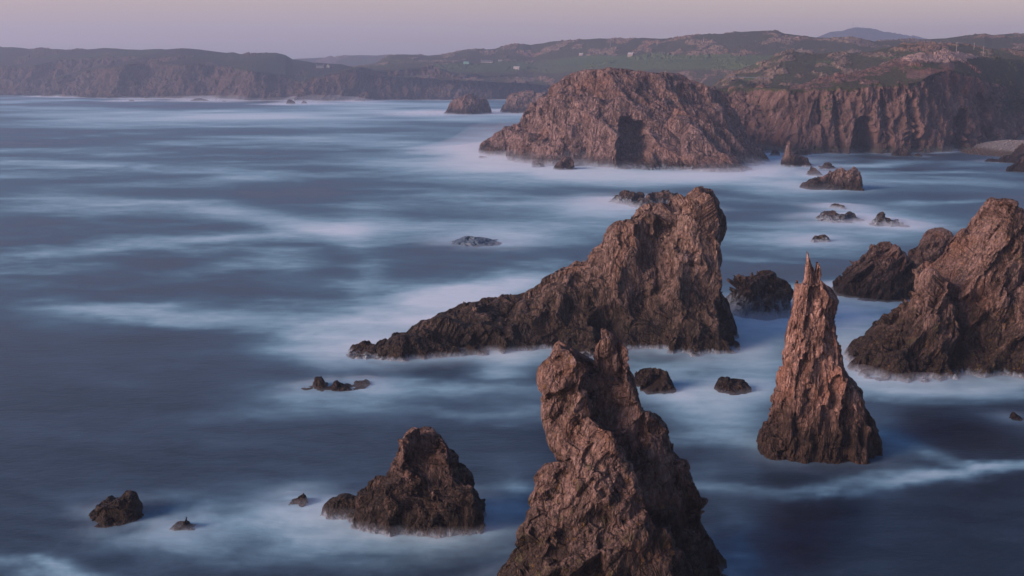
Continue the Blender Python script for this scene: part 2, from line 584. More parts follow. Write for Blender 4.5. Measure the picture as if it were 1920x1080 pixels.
def make_rock(name, label, cat, lofts, vox, mat, c=3.0, rot=(0, 0, 0), aniso=(1, 1, 1.6), seed=0, amp=1.0, wash=0.01,
              halo=0.5, hrad=6.0, group=None, levels=4, carve=None, sliver=0.27, split=True, tilt=0.42, step=0.34, crack=0.13, smooth=3, flat=0.85, tip=1.0, tipz=0.75):
    V, F = union_remesh(lofts, vox, name)
    V = smooth_verts(V, F, smooth)
    N = vnormals(V, F)
    N = smooth_verts(N, F, 6)
    N /= np.maximum(np.linalg.norm(N, axis=1, keepdims=True), 1e-9)
    zt = V[:, 2].max()
    a = amp * (1 - (1 - tip) * sstep(tipz, 1.0, V[:, 2] / zt))
    V = V + N * ((0.06 + 0.22 * fbm(V / (c * 2.4), 3, seed + 55)) * c * a)[:, None]
    if split: V = chisel(V, F, c, rot, aniso, seed, a, vox, sliver=sliver)
    N = smooth_verts(vnormals(V, F), F, 4)
    N /= np.maximum(np.linalg.norm(N, axis=1, keepdims=True), 1e-9)
    V, tone = fracture(V, F, N, c, rot, aniso, seed, levels - 1, crack, step * 0.30, tilt * 0.3, 0.30, amp=a * 0.8, d0=0.0)
    if carve is not None:
        V = carve(V, N)
    keep = (V[F].max(axis=1)[:, 2] > -2.0)
    F = F[keep]
    used = np.unique(F)
    remap = np.full(len(V), -1, np.int64); remap[used] = np.arange(len(used))
    V = V[used]; F = remap[F]; tone = tone[used]
    wl = V[np.abs(V[:, 2]) < max(0.6, vox)]
    if len(wl):
        WATERLINES.append((wl[:: max(1, len(wl) // 600), :2], halo, hrad))
    o = mesh_obj(name, V, F, mat)
    attr(o, 'tone', tone)
    attr(o, 'wash', np.full(len(V), wash))
    tag(o, label, cat, group)
    ROCKS.append(o)
    return o


M_NEAR = rock_material('gneiss near', 0.62, (0.2, 0.35, 0), 12.5, lichen=0.6, tint=(0.84, 0.81, 0.83))
M_CENTRE = rock_material('gneiss centre', 0.9, (0.1, -0.25, 0), 15.0, lichen=0.15)
M_NEEDLE = rock_material('gneiss needle', 0.7, (0, 0.05, 0), 11.0, tint=(1.25, 1.1, 1.05))
M_RIGHT = rock_material('gneiss right', 0.8, (0.1, 0.55, 0), 15.0, lichen=0.45, tint=(0.92, 0.88, 0.89))
M_DARK = rock_material('gneiss low', 0.6, (0, 0.3, 0.2), 10.0, tint=(0.80, 0.77, 0.78))
M_AWASH = flat_material('rock under running water', (0.075, 0.115, 0.16), 0.5, 0.30)
M_MIDFAR = rock_material('gneiss middle', 1.6, (0, 0.5, 0), 7.0)
M_DOME = rock_material('gneiss dome', 2.2, (0.1, -0.5, 0), 6.0, tint=(1.03, 1.01, 1.06))
M_FAR = rock_material('gneiss far', 4.0, (0, 0, 0), 10.0)

# ---- front stack: tall rear blade with two horns, lower hump in front
front_rear = [(1040, 1120), (1052, 900), (1047, 869), (1031, 822), (1018, 778), (1011, 724), (1009, 679), (1024, 672), (1040, 652),
              (1053, 638), (1066, 648), (1080, 664), (1107, 676), (1128, 684), (1187, 690), (1202, 709), (1204, 747), (1218, 769),
              (1244, 789), (1262, 818), (1280, 844), (1302, 893), (1327, 931), (1324, 956), (1333, 991), (1351, 1027), (1367, 1060), (1372, 1120)]
front_horn = [(1118, 760), (1124, 690), (1120, 640), (1122, 620), (1127, 612), (1138, 617), (1151, 627), (1173, 653), (1187, 680), (1200, 706), (1204, 750)]
front_hump = [(900, 1180), (930, 1090), (969, 1044), (976, 1005), (985, 970), (1000, 930), (996, 913), (1016, 889), (1040, 876), (1071, 853), (1085, 830),
              (1096, 818), (1112, 812), (1122, 803), (1135, 800), (1147, 806), (1158, 822), (1175, 845), (1192, 875), (1222, 925), (1255, 985), (1290, 1050), (1310, 1100), (1320, 1180)]
front_knob = [(1120, 830), (1121, 806), (1132, 799), (1145, 804), (1149, 815), (1150, 830)]
front_side = [(955, 1120), (968, 1040), (972, 1000), (972, 984), (985, 974), (995, 990), (1005, 1040), (1010, 1120)]
front_slab = [(1052, 930), (1046, 869), (1031, 822), (1018, 778), (1011, 724), (1009, 680), (1024, 672), (1040, 654), (1053, 638), (1064, 648), (1080, 664), (1104, 676), (1112, 700), (1118, 930)]
front_fin = [(1112, 790), (1122, 700), (1119, 640), (1122, 618), (1127, 612), (1151, 627), (1173, 653), (1188, 682), (1203, 710), (1206, 750), (1208, 790)]
make_rock('sea_stack', 'tall stack with two horns and a knobbed hump, nearest, cut by the bottom edge', 'sea stack',
          [loft(front_rear, 121, 7.0, 3.0, p=3, lean=1.5, seed=1), loft(front_slab, 118.5, 4.2, 2.6, p=4, lean=1, seed=101), loft(front_fin, 120.5, 2.2, 0.7, p=3, lean=0.5, seed=2),
           loft(front_hump, 111.5, 8.5, 1.8, p=3, lean=2.5, seed=3), loft(front_knob, 113.2, 1.2, 0.8, seed=4),
           loft(front_side, 112, 2.5, 1.2, seed=5)],
          0.13, M_NEAR, c=2.9, rot=(0.2, 0.5, 0.3), aniso=(1, 1, 1.8), seed=12, amp=0.9, halo=0.35, hrad=5, levels=4, tip=0.35, tipz=0.74)

# ---- blocky stack to the left of it
left_main = [(640, 1040), (652, 990), (664, 930), (678, 918), (697, 904), (711, 891), (720, 880), (735, 867), (737, 837), (740, 822), (750, 812), (783, 803),
             (790, 812), (798, 817), (815, 809), (830, 823), (842, 848), (858, 857), (863, 877), (877, 887), (890, 910), (902, 937), (914, 947), (916, 985), (914, 1040)]
left_block = [(735, 880), (737, 838), (742, 820), (750, 812), (783, 803), (789, 820), (788, 860), (784, 885)]
left_slab = [(818, 850), (819, 828), (829, 823), (840, 846), (843, 858)]
left_step = [(708, 1040), (712, 905), (716, 893), (760, 890), (792, 896), (796, 1040)]
left_step2 = [(802, 1040), (806, 960), (812, 915), (850, 905), (888, 915), (900, 960), (908, 1040)]
left_tail = [(585, 1000), (596, 965), (606, 945), (620, 934), (637, 928), (667, 927), (690, 940), (720, 985), (725, 1020)]
left_foot = [(700, 1040), (712, 960), (725, 940), (800, 938), (880, 945), (912, 960), (918, 1040)]
make_rock('sea_stack', 'squat blocky dark stack of square cracked blocks with a low tail to its left', 'sea stack',
          [loft(left_main, 136, 5.2, 2.0, p=4, lean=0.5, seed=6), loft(left_block, 133.4, 1.5, 1.2, p=5, seed=7), loft(left_step, 132.6, 2.4, 1.8, p=5, seed=107), loft(left_step2, 131.9, 2.2, 1.8, p=5, seed=108),
           loft(left_slab, 133.8, 0.8, 0.6, p=4, seed=8), loft(left_tail, 138, 2.5, 1.0, seed=9), loft(left_foot, 133.2, 3.6, 2.4, p=3.5, seed=10)],
          0.12, M_DARK, c=2.0, rot=(0.05, 0.12, 0.25), aniso=(1.15, 1.1, 0.95), seed=23, amp=0.9, halo=0.42, hrad=6, wash=0.8, crack=0.16, levels=4)

# ---- needle
needle = [(1462, 880), (1466, 720), (1469, 685), (1472, 653), (1478, 610), (1484, 559), (1490, 530), (1497, 525), (1508, 522), (1515, 528), (1544, 530), (1553, 538), (1570, 547), (1572, 568), (1573, 610), (1577, 653),
          (1581, 672), (1590, 740), (1600, 880)]
needle_base = [(1416, 880), (1420, 826), (1419, 808), (1435, 802), (1444, 777), (1447, 735), (1456, 730), (1457, 697), (1475, 690), (1580, 710), (1593, 706), (1606, 720), (1617, 731), (1619, 760), (1636, 785),
               (1642, 803), (1649, 826), (1652, 880)]
needle_side = [(1575, 880), (1580, 690), (1590, 704), (1606, 720), (1617, 731), (1619, 760), (1636, 785), (1642, 803), (1649, 826), (1652, 880)]
tip_a = [(1498, 580), (1504, 535), (1507, 515), (1509, 496), (1512, 480), (1515, 469), (1518, 480), (1523, 496), (1528, 514), (1538, 580)]
tip_b = [(1522, 580), (1527, 525), (1530, 503), (1533, 489), (1538, 502), (1544, 522), (1552, 545), (1560, 580)]
make_rock('sea_stack', 'slender reddish needle stack with a split spiky tip and flared dark base', 'sea stack',
          [loft(needle, 161, 5.0, 2.6, p=4, lean=0.8, seed=12), loft(needle_base, 163, 6.5, 4.5, p=3, seed=112), loft(needle_side, 164.5, 4.5, 2.5, p=3, seed=113), loft(tip_a, 161.6, 1.6, 0.5, seed=13, wmin=0.22), loft(tip_b, 161.9, 1.6, 0.5, seed=14, wmin=0.22)],
          0.115, M_NEEDLE, c=1.9, rot=(0, 0.04, 0.4), aniso=(0.8, 0.8, 3.3), seed=31, amp=0.8, halo=0.10, hrad=6, levels=4, tip=0.22, tipz=0.74)

# ---- big centre stack with its long left ridge
centre = [(640, 690), (648, 672), (663, 652), (683, 645), (723, 643), (743, 633), (773, 622), (790, 613), (817, 593), (837, 582), (870, 573), (907, 568), (923, 562),
          (953, 560), (977, 547), (1000, 537), (1017, 522), (1040, 513), (1057, 503), (1083, 493), (1097, 490), (1102, 473), (1130, 463), (1134, 447), (1139, 427),
          (1153, 417), (1177, 410), (1190, 393), (1207, 387), (1227, 380), (1257, 372), (1277, 366), (1292, 362), (1302, 354), (1323, 350), (1340, 358), (1350, 377),
          (1358, 393), (1363, 423), (1361, 450), (1359, 483), (1361, 527), (1370, 553), (1377, 573), (1381, 597), (1390, 617), (1393, 643), (1396, 690)]
pillar = [(1128, 680), (1132, 560), (1132, 470), (1135, 447), (1141, 428), (1155, 417), (1177, 410), (1192, 394), (1208, 388), (1226, 384), (1236, 400), (1232, 440), (1215, 500), (1200, 560), (1190, 680)]
tower = [(1236, 690), (1240, 560), (1243, 470), (1256, 410), (1270, 385), (1292, 364), (1303, 354), (1323, 350), (1340, 359), (1352, 385), (1360, 425), (1356, 480), (1352, 560), (1345, 690)]
spur = [(636, 690), (642, 668), (654, 650), (678, 636), (722, 633), (760, 624), (800, 618), (835, 628), (852, 650), (860, 690)]
spur_b = [(720, 690), (726, 648), (743, 628), (772, 614), (800, 600), (830, 592), (870, 604), (890, 690)]
lump = [(840, 690), (852, 640), (875, 610), (905, 600), (940, 612), (962, 640), (968, 690)]
lump2 = [(1000, 700), (1020, 650), (1055, 610), (1100, 590), (1140, 620), (1150, 700)]
base_r = [(1230, 700), (1245, 600), (1290, 565), (1340, 570), (1375, 600), (1392, 640), (1396, 700)]
crest_mid = [(930, 640), (955, 570), (1000, 545), (1040, 518), (1090, 497), (1120, 520), (1150, 640)]
make_rock('sea_stack', 'massive central stack sloping down a long jagged ridge to the left into white surf', 'sea stack',
          [loft(centre, 239, 17, 6, lean=2, seed=15, dz=0.5), loft(pillar, 233, 9.5, 4.5, seed=16, lean=2), loft(tower, 231, 10, 5.5, seed=17, lean=2.5),
           loft(spur, 222, 6.5, 3.5, seed=18), loft(spur_b, 226, 8, 4, seed=118), loft(lump, 227, 7.5, 3, seed=19), loft(lump2, 228, 9, 3, seed=20), loft(base_r, 228, 9, 5, seed=21),
           loft(crest_mid, 236, 12, 4, seed=22)],
          0.22, M_CENTRE, c=4.4, rot=(0.15, -0.35, 0.3), aniso=(0.9, 0.9, 2.0), seed=41, amp=1.0, halo=0.40, hrad=8, wash=1.1, levels=4)

# ---- big stack on the right edge
right = [(1570, 740), (1582, 668), (1597, 652), (1630, 630), (1647, 613), (1680, 590), (1697, 573), (1710, 547), (1723, 530), (1732, 508), (1737, 495), (1760, 483), (1780, 464),
         (1800, 450), (1817, 433), (1837, 411), (1853, 390), (1870, 374), (1887, 367), (1920, 378), (1960, 400), (2020, 470), (2100, 560), (2160, 760)]
right_f1 = [(1580, 760), (1600, 690), (1650, 650), (1700, 640), (1740, 660), (1765, 760)]
right_f2 = [(1660, 760), (1700, 600), (1735, 510), (1760, 495), (1790, 530), (1800, 600), (1800, 760)]
right_f3 = [(1830, 760), (1850, 660), (1890, 570), (1930, 520), (1980, 540), (2030, 760)]
right_f4 = [(1790, 540), (1825, 440), (1860, 390), (1890, 370), (1925, 385), (1960, 480), (1960, 560)]
make_rock('sea_stack', 'huge reddish brown stack with slanting ribs cut off by the right frame edge', 'sea stack',
          [loft(right, 219, 17, 6, lean=3, seed=24, dz=0.5), loft(right_f1, 208, 9, 3, seed=25), loft(right_f2, 210, 9, 4, seed=26, lean=4),
           loft(right_f3, 209, 9, 4, seed=27, lean=4), loft(right_f4, 214, 9, 4, seed=28, lean=2)],
          0.22, M_RIGHT, c=4.2, rot=(0.1, 0.55, 0.3), aniso=(0.7, 0.8, 2.6), seed=51, amp=1.0, halo=0.45, hrad=7, wash=1.3, levels=4)


# ---- lower rocks: (label, outline, base row, half depth m, voxel, material, c, wash, halo, hrad, amp)
def base_D(row, T): return gdist(row) + T * 0.9


def low_rock(label, outs, row, T, vox, mat, c, wash=0.05, halo=0.5, hrad=6, amp=0.9, rot=(0, 0.4, 0.2), aniso=(1, 1, 1.3), seed=0, group=None, name='rock', dys=None, cat='rock', Tt=None):
    small = T < 4
    D = base_D(row, T)
    L = []
    for i, o in enumerate(outs):
        dy = dys[i] if dys else 0
        L.append(loft(o, D + dy, T, Tt, seed=seed + i, sub=-2.5))
    return make_rock(name, label, cat, L, vox * 0.8, mat, c=c * (0.62 if small else 1.15), rot=rot, aniso=aniso, seed=seed, amp=amp * 1.15, sliver=0.42, smooth=1, wash=wash, halo=halo, hrad=hrad, group=group)


G = 'rocks breaking the surf'
low_rock('brown hump of rock with foam veins behind the right foot of the central stack',
         [[(1345, 600), (1362, 522), (1390, 516), (1417, 510), (1443, 507), (1460, 520), (1480, 534), (1487, 545), (1492, 600)]], 598, 10, 0.22, M_CENTRE, 3.0,
         wash=5.5, halo=0.7, hrad=8, seed=61, group=G)
low_rock('dark slab rock with slanting layers rising to a pointed crest beside the big right stack',
         [[(1555, 575), (1563, 530), (1580, 508), (1613, 480), (1643, 461), (1668, 448), (1683, 460), (1700, 474), (1725, 500), (1740, 575)]], 565, 11, 0.22, M_DARK, 3.4,
         wash=0.05, halo=0.6, hrad=8, seed=63, rot=(0.1, 0.75, 0.1), aniso=(0.55, 0.9, 2.4), group=G)
low_rock('dark rounded crag tucked behind the slanting slab rock and the right stack',
         [[(1700, 520), (1707, 470), (1717, 457), (1743, 431), (1767, 426), (1783, 437), (1795, 450), (1815, 480), (1820, 520)]], 528, 9, 0.24, M_DARK, 3.0,
         halo=0.2, seed=67, rot=(0.1, 0.5, 0.1), group=G)
low_rock('low dome of wet rock with white runnels, the widest in the bay right of centre',
         [[(1515, 425), (1525, 412), (1540, 401), (1557, 395), (1587, 393), (1602, 399), (1618, 412), (1624, 425)]], 418, 9, 0.3, M_MIDFAR, 3.2, wash=3.6, halo=0.75, hrad=14, seed=71, group=G)
low_rock('small dark cap of rock just behind the widest wet dome',
         [[(1545, 400), (1553, 390), (1562, 382), (1570, 379), (1582, 384), (1592, 392), (1596, 400)]], 393, 6, 0.3, M_MIDFAR, 2.4, wash=1.4, halo=0.6, hrad=12, seed=73, group=G)
low_rock('grey pyramid rock veiled in foam, left of the right stack summit',
         [[(1610, 435), (1628, 420), (1643, 406), (1657, 397), (1672, 402), (1684, 408), (1700, 420), (1715, 435)]], 427, 8, 0.28, M_MIDFAR, 3.0, wash=4.2, halo=0.7, hrad=12, seed=75, group=G)
low_rock('little half drowned rock in the bay straight above the needle tip',
         [[(1505, 460), (1515, 448), (1526, 443), (1537, 439), (1548, 441), (1556, 448), (1566, 460)]], 456, 5, 0.26, M_MIDFAR, 2.0, wash=1.6, halo=0.6, hrad=10, seed=77, group=G)
low_rock('broad dark brown rock with two rounded heads in the bay below the far cliff',
         [[(1490, 365), (1500, 348), (1513, 338), (1533, 328), (1560, 312), (1573, 305), (1583, 312), (1586, 330), (1590, 365)],
          [(1570, 365), (1576, 325), (1586, 313), (1600, 310), (1612, 322), (1617, 346), (1628, 365)]], 357, 13, 0.4, M_MIDFAR, 4.0, wash=0.05, halo=0.6, hrad=12, seed=81, group=G, dys=[0, -3])
low_rock('low twin knob rock just left of the two headed brown rock',
         [[(1508, 335), (1514, 318), (1522, 311), (1532, 315), (1538, 325), (1545, 335)]], 330, 6, 0.35, M_MIDFAR, 2.4, wash=1.5, halo=0.6, hrad=12, seed=83, group=G)
low_rock('low ragged reef behind the two headed brown rock',
         [[(1528, 325), (1535, 311), (1547, 304), (1556, 302), (1566, 308), (1575, 325)]], 318, 8, 0.4, M_MIDFAR, 2.6, wash=1.0, halo=0.5, hrad=12, seed=85, group=G)
low_rock('sharp pointed rock standing off the far cliff foot beside the big dome',
         [[(1455, 320), (1463, 308), (1470, 285), (1478, 263), (1484, 268), (1489, 280), (1497, 288)], [(1490, 320), (1494, 290), (1506, 283), (1516, 295), (1526, 310), (1532, 320)]], 314, 10, 0.45, M_MIDFAR, 4.0,
         wash=1.5, halo=0.7, hrad=16, seed=87, aniso=(0.9, 0.9, 2), group=G, rot=(0, 0.1, 0))
low_rock('dark jagged rock in the surf in front of the big dome, left of its cave',
         [[(1028, 325), (1036, 314), (1048, 300), (1060, 289), (1070, 293), (1080, 298), (1086, 325)]], 319, 9, 0.45, M_DOME, 3.0, wash=1.6, halo=0.8, hrad=18, seed=91, group=G)
low_rock('small foam covered boulder left of the jagged rock under the dome',
         [[(990, 318), (1000, 308), (1010, 303), (1020, 307), (1030, 318)]], 314, 6, 0.45, M_DOME, 2.4, wash=3.0, halo=0.7, hrad=16, seed=93, group=G)
low_rock('tiny double rock alone in the surf off the dome left foot',
         [[(893, 300), (899, 292), (904, 294), (911, 289), (919, 296), (925, 300)]], 297, 5, 0.4, M_DOME, 2.0, wash=1.0, halo=0.7, hrad=16, seed=95, group=G)
low_rock('misty ragged reef behind the central stack shoulder, the left one of two',
         [[(1128, 395), (1140, 378), (1152, 366), (1165, 357), (1170, 360), (1178, 353), (1184, 359), (1205, 360), (1220, 375), (1228, 395)]], 385, 9, 0.3, M_MIDFAR, 3.0, wash=3.6, halo=0.8, hrad=14, seed=97, group=G)
low_rock('foam streaked brown hump behind the central stack summit',
         [[(1160, 400), (1172, 390), (1195, 372), (1213, 360), (1228, 354), (1250, 351), (1265, 357), (1282, 368), (1300, 400)]], 392, 9, 0.3, M_MIDFAR, 3.2, wash=4.4, halo=0.7, hrad=14, seed=99, group=G)
low_rock('smooth low rock awash under thin sheets of sea in the open water',
         [[(815, 470), (832, 460), (850, 452), (868, 446), (885, 443), (905, 446), (925, 451), (955, 457), (985, 470)]], 462, 9, 0.3, M_AWASH, 2.5, wash=7.0, halo=0.35, hrad=12, seed=103, amp=0.45, group=G)
low_rock('domed far islet with steep sides standing clear in the mist left of the big dome',
         [[(826, 225), (832, 214), (840, 198), (848, 188), (858, 182), (868, 178), (880, 175), (892, 178), (900, 190), (906, 205), (908, 225)],
          [(892, 225), (896, 186), (904, 182), (914, 186), (920, 196), (924, 206), (926, 225)]], 215, 26, 1.0, M_FAR, 9.0, wash=2.0, halo=0.8, hrad=40, seed=107, dys=[0, 14], aniso=(0.8, 0.8, 2.2), name='islet', cat='islet', amp=0.6)
low_rock('far islet half hidden behind the left shoulder of the big dome',
         [[(931, 225), (935, 212), (937, 198), (947, 184), (957, 177), (975, 171), (1007, 169), (1040, 175), (1070, 225)]], 213, 40, 1.2, M_FAR, 9.0, wash=2.0, halo=0.7, hrad=40, seed=109, aniso=(0.8, 0.8, 2.0), name='islet', cat='islet', amp=0.6)
G2 = 'skerries below the far cliffs'
for lab, o, row, T, se in (
        ('long flat dark skerry, the largest under the far left cliffs', [(352, 195), (357, 188), (365, 184), (378, 183), (390, 187), (394, 195)], 190, 14, 111),
        ('dark domed skerry standing clear where the two far headlands meet', [(533, 200), (536, 191), (541, 186), (548, 185), (554, 190), (556, 200)], 196, 10, 113),
        ('small low skerry just right of the dark domed one', [(562, 200), (565, 192), (570, 188), (576, 191), (580, 200)], 195, 8, 115),
        ('tiny skerry right of the long flat one', [(414, 195), (417, 189), (420, 187), (424, 190), (426, 195)], 191, 8, 117),
        ('tiny twin topped skerry left of the long flat one', [(236, 195), (241, 188), (245, 187), (250, 187), (255, 195)], 190, 9, 119)):
    low_rock(lab, [o], row, T, 1.1, M_FAR, 5.0, wash=1.2, halo=0.5, hrad=30, seed=se, group=G2, name='skerry', cat='skerry', amp=0.6)
# mid left chain
G3 = 'small rocks off the left of the central stack'
low_rock('dark rounded rock, tallest of the low chain left of the front stacks',
         [[(578, 740), (583, 728), (587, 711), (595, 706), (605, 706), (612, 713), (618, 722), (624, 740)]], 732, 2.6, 0.14, M_DARK, 1.6, wash=0.05, halo=0.35, hrad=5, seed=121, group=G3, amp=0.7)
low_rock('long low notched reef joining the rocks of the low chain',
         [[(552, 745), (560, 729), (584, 725), (612, 725), (622, 722), (626, 715), (633, 713), (641, 721), (655, 725), (685, 723), (700, 742)]], 734, 2.2, 0.14, M_DARK, 1.4, wash=0.05, halo=0.3, hrad=5, seed=123, group=G3, amp=0.7)
low_rock('low flat rock at the right end of the low chain',
         [[(652, 736), (657, 722), (667, 713), (676, 714), (683, 711), (690, 713), (697, 722), (700, 736)]], 727, 2.6, 0.14, M_DARK, 1.4, wash=0.05, halo=0.35, hrad=5, seed=125, group=G3, amp=0.7)
# behind / beside the front stack
low_rock('dark blunt rock half hidden behind the right side of the front stack',
         [[(1180, 750), (1190, 696), (1206, 694), (1227, 692), (1249, 695), (1260, 708), (1268, 722), (1272, 750)]], 740, 4.5, 0.16, M_DARK, 2.2, wash=0.05, halo=0.3, hrad=6, seed=127, group=G)
low_rock('knobbly low rock between the front stack and the needle',
         [[(1335, 750), (1340, 726), (1347, 711), (1354, 708), (1360, 718), (1371, 705), (1378, 714), (1387, 715), (1396, 712), (1407, 718), (1410, 750)]], 740, 3.5, 0.14, M_DARK, 1.6, wash=0.05, halo=0.3, hrad=6, seed=129, group=G, amp=0.6)
low_rock('tiny rock alone on dark water at the right frame edge',
         [[(1888, 795), (1893, 780), (1899, 771), (1907, 777), (1916, 782), (1920, 795)]], 790, 1.4, 0.12, M_DARK, 1.0, wash=0.05, halo=0.2, hrad=4, seed=131, group=G, amp=0.75)
# lower left
low_rock('smooth sided dark boulder alone at the lower left',
         [[(160, 1000), (165, 970), (174, 956), (188, 938), (213, 928), (235, 925), (248, 925), (257, 936), (264, 952), (268, 968), (270, 1000)]], 986, 3.6, 0.10, M_DARK, 2.6, wash=0.05, halo=0.25, hrad=4, seed=133, group=G, amp=0.5, Tt=2.0)
low_rock('small spiky rock right of the lone dark boulder',
         [[(308, 1005), (316, 992), (325, 982), (332, 988), (340, 976), (348, 968), (357, 982), (366, 986), (377, 992), (382, 1005)]], 998, 1.6, 0.10, M_DARK, 1.1, wash=0.35, halo=0.4, hrad=5, seed=135, group=G, amp=0.75)
low_rock('small slanting rock left of the blocky stack tail',
         [[(525, 965), (535, 946), (552, 936), (568, 926), (575, 926), (579, 938), (581, 965)]], 951, 1.7, 0.10, M_DARK, 1.3, wash=0.05, halo=0.5, hrad=5, seed=137, group=G, amp=0.75)

print('rocks', round(time.time() - T0, 1))

# ---- the dome headland with its cave
dome = [(936, 340), (948, 300), (955, 265), (965, 243), (977, 222), (990, 200), (1007, 177), (1033, 160), (1050, 148), (1066, 137), (1090, 131), (1147, 127), (1187, 130),
        (1223, 137), (1273, 137), (1295, 148), (1318, 157), (1345, 166), (1362, 180), (1382, 202), (1400, 225), (1415, 250), (1428, 278), (1438, 300), (1446, 340)]
dome_foot = [(893, 300), (900, 273), (912, 265), (926, 256), (931, 245), (940, 240), (958, 237), (975, 225), (1000, 230), (1030, 300)]
dome_right = [(1214, 340), (1222, 270), (1228, 235), (1240, 205), (1262, 190), (1300, 195), (1350, 220), (1390, 262), (1412, 300), (1420, 340)]
dome_left = [(1070, 340), (1078, 285), (1092, 245), (1108, 225), (1130, 215), (1150, 228), (1160, 260), (1166, 340)]
dome_far_left = [(955, 330), (975, 270), (1000, 240), (1030, 225), (1055, 240), (1070, 280), (1074, 330)]
brow = [(1150, 235), (1160, 200), (1180, 180), (1215, 182), (1232, 205), (1236, 235)]


CAVE = np.array([(1155, 310), (1157, 290), (1159, 279), (1162, 257), (1161, 238), (1163, 222), (1170, 217), (1184, 218), (1193, 226), (1205, 228), (1215, 238), (1213, 248), (1219, 256), (1224, 271), (1221, 290), (1223, 310)], float)
CAVE2 = np.array([(1083, 318), (1086, 296), (1092, 280), (1101, 272), (1108, 282), (1113, 296), (1116, 318)], float)


def poly_sdf(px, py, P):
    d = np.full(len(px), 1e9); ins = np.zeros(len(px), bool)
    for (x0, y0), (x1, y1) in zip(P, np.roll(P, -1, 0)):
        ex, ey = x1 - x0, y1 - y0
        t = np.clip(((px - x0) * ex + (py - y0) * ey) / (ex * ex + ey * ey), 0, 1)
        d = np.minimum(d, np.hypot(px - x0 - t * ex, py - y0 - t * ey))
        with np.errstate(divide='ignore', invalid='ignore'):
            ins ^= ((y0 > py) != (y1 > py)) & (px < (x1 - x0) * (py - y0) / (y1 - y0) + x0)
    return np.where(ins, -d, d)


def carve_cave(V, N):
    """hollow two sea caves into the seaward face"""
    px, py = project(V[:, 0], V[:, 1], V[:, 2])
    nz = 13 * fbm(V * 0.075, 4, 5)
    for P_, depth in ((CAVE, 22.0), (CAVE2, 6.0)):
        m = sstep(3.0, -9.0, poly_sdf(px, py, P_) + nz) * (N[:, 1] < 0.35) * (V[:, 1] < 725)
        V[:, 1] += depth * m
    return V


make_rock('headland', 'great rounded pink rock dome with a dark sea cave, joined to the land', 'headland',
          [loft(dome, 735, 85, 30, p=2.2, lean=5, seed=141, dz=1.0, nseg=72), loft(dome_foot, 790, 60, 12, seed=142, dz=0.8), loft(dome_right, 690, 55, 25, p=2.2, seed=143, dz=0.8, lean=25),
           loft(dome_left, 688, 46, 16, seed=144, dz=0.8, lean=16), loft(dome_far_left, 715, 45, 16, seed=145, dz=0.8, lean=15), loft(brow, 690, 50, 26, seed=146, dz=0.8, lean=22, sub=20)],
          0.75, M_DOME, c=12.0, rot=(0.1, -0.55, 0.2), aniso=(0.6, 0.8, 2.2), seed=151, amp=0.7, wash=3.0, halo=0.9, hrad=26, levels=4, carve=carve_cave)
print('dome', round(time.time() - T0, 1))

# ------------------------------------------------------------------ land sheets
LAND = []


def crv(pts):
    p = np.array(pts, float)
    return lambda x: np.interp(x, p[:, 0], p[:, 1])


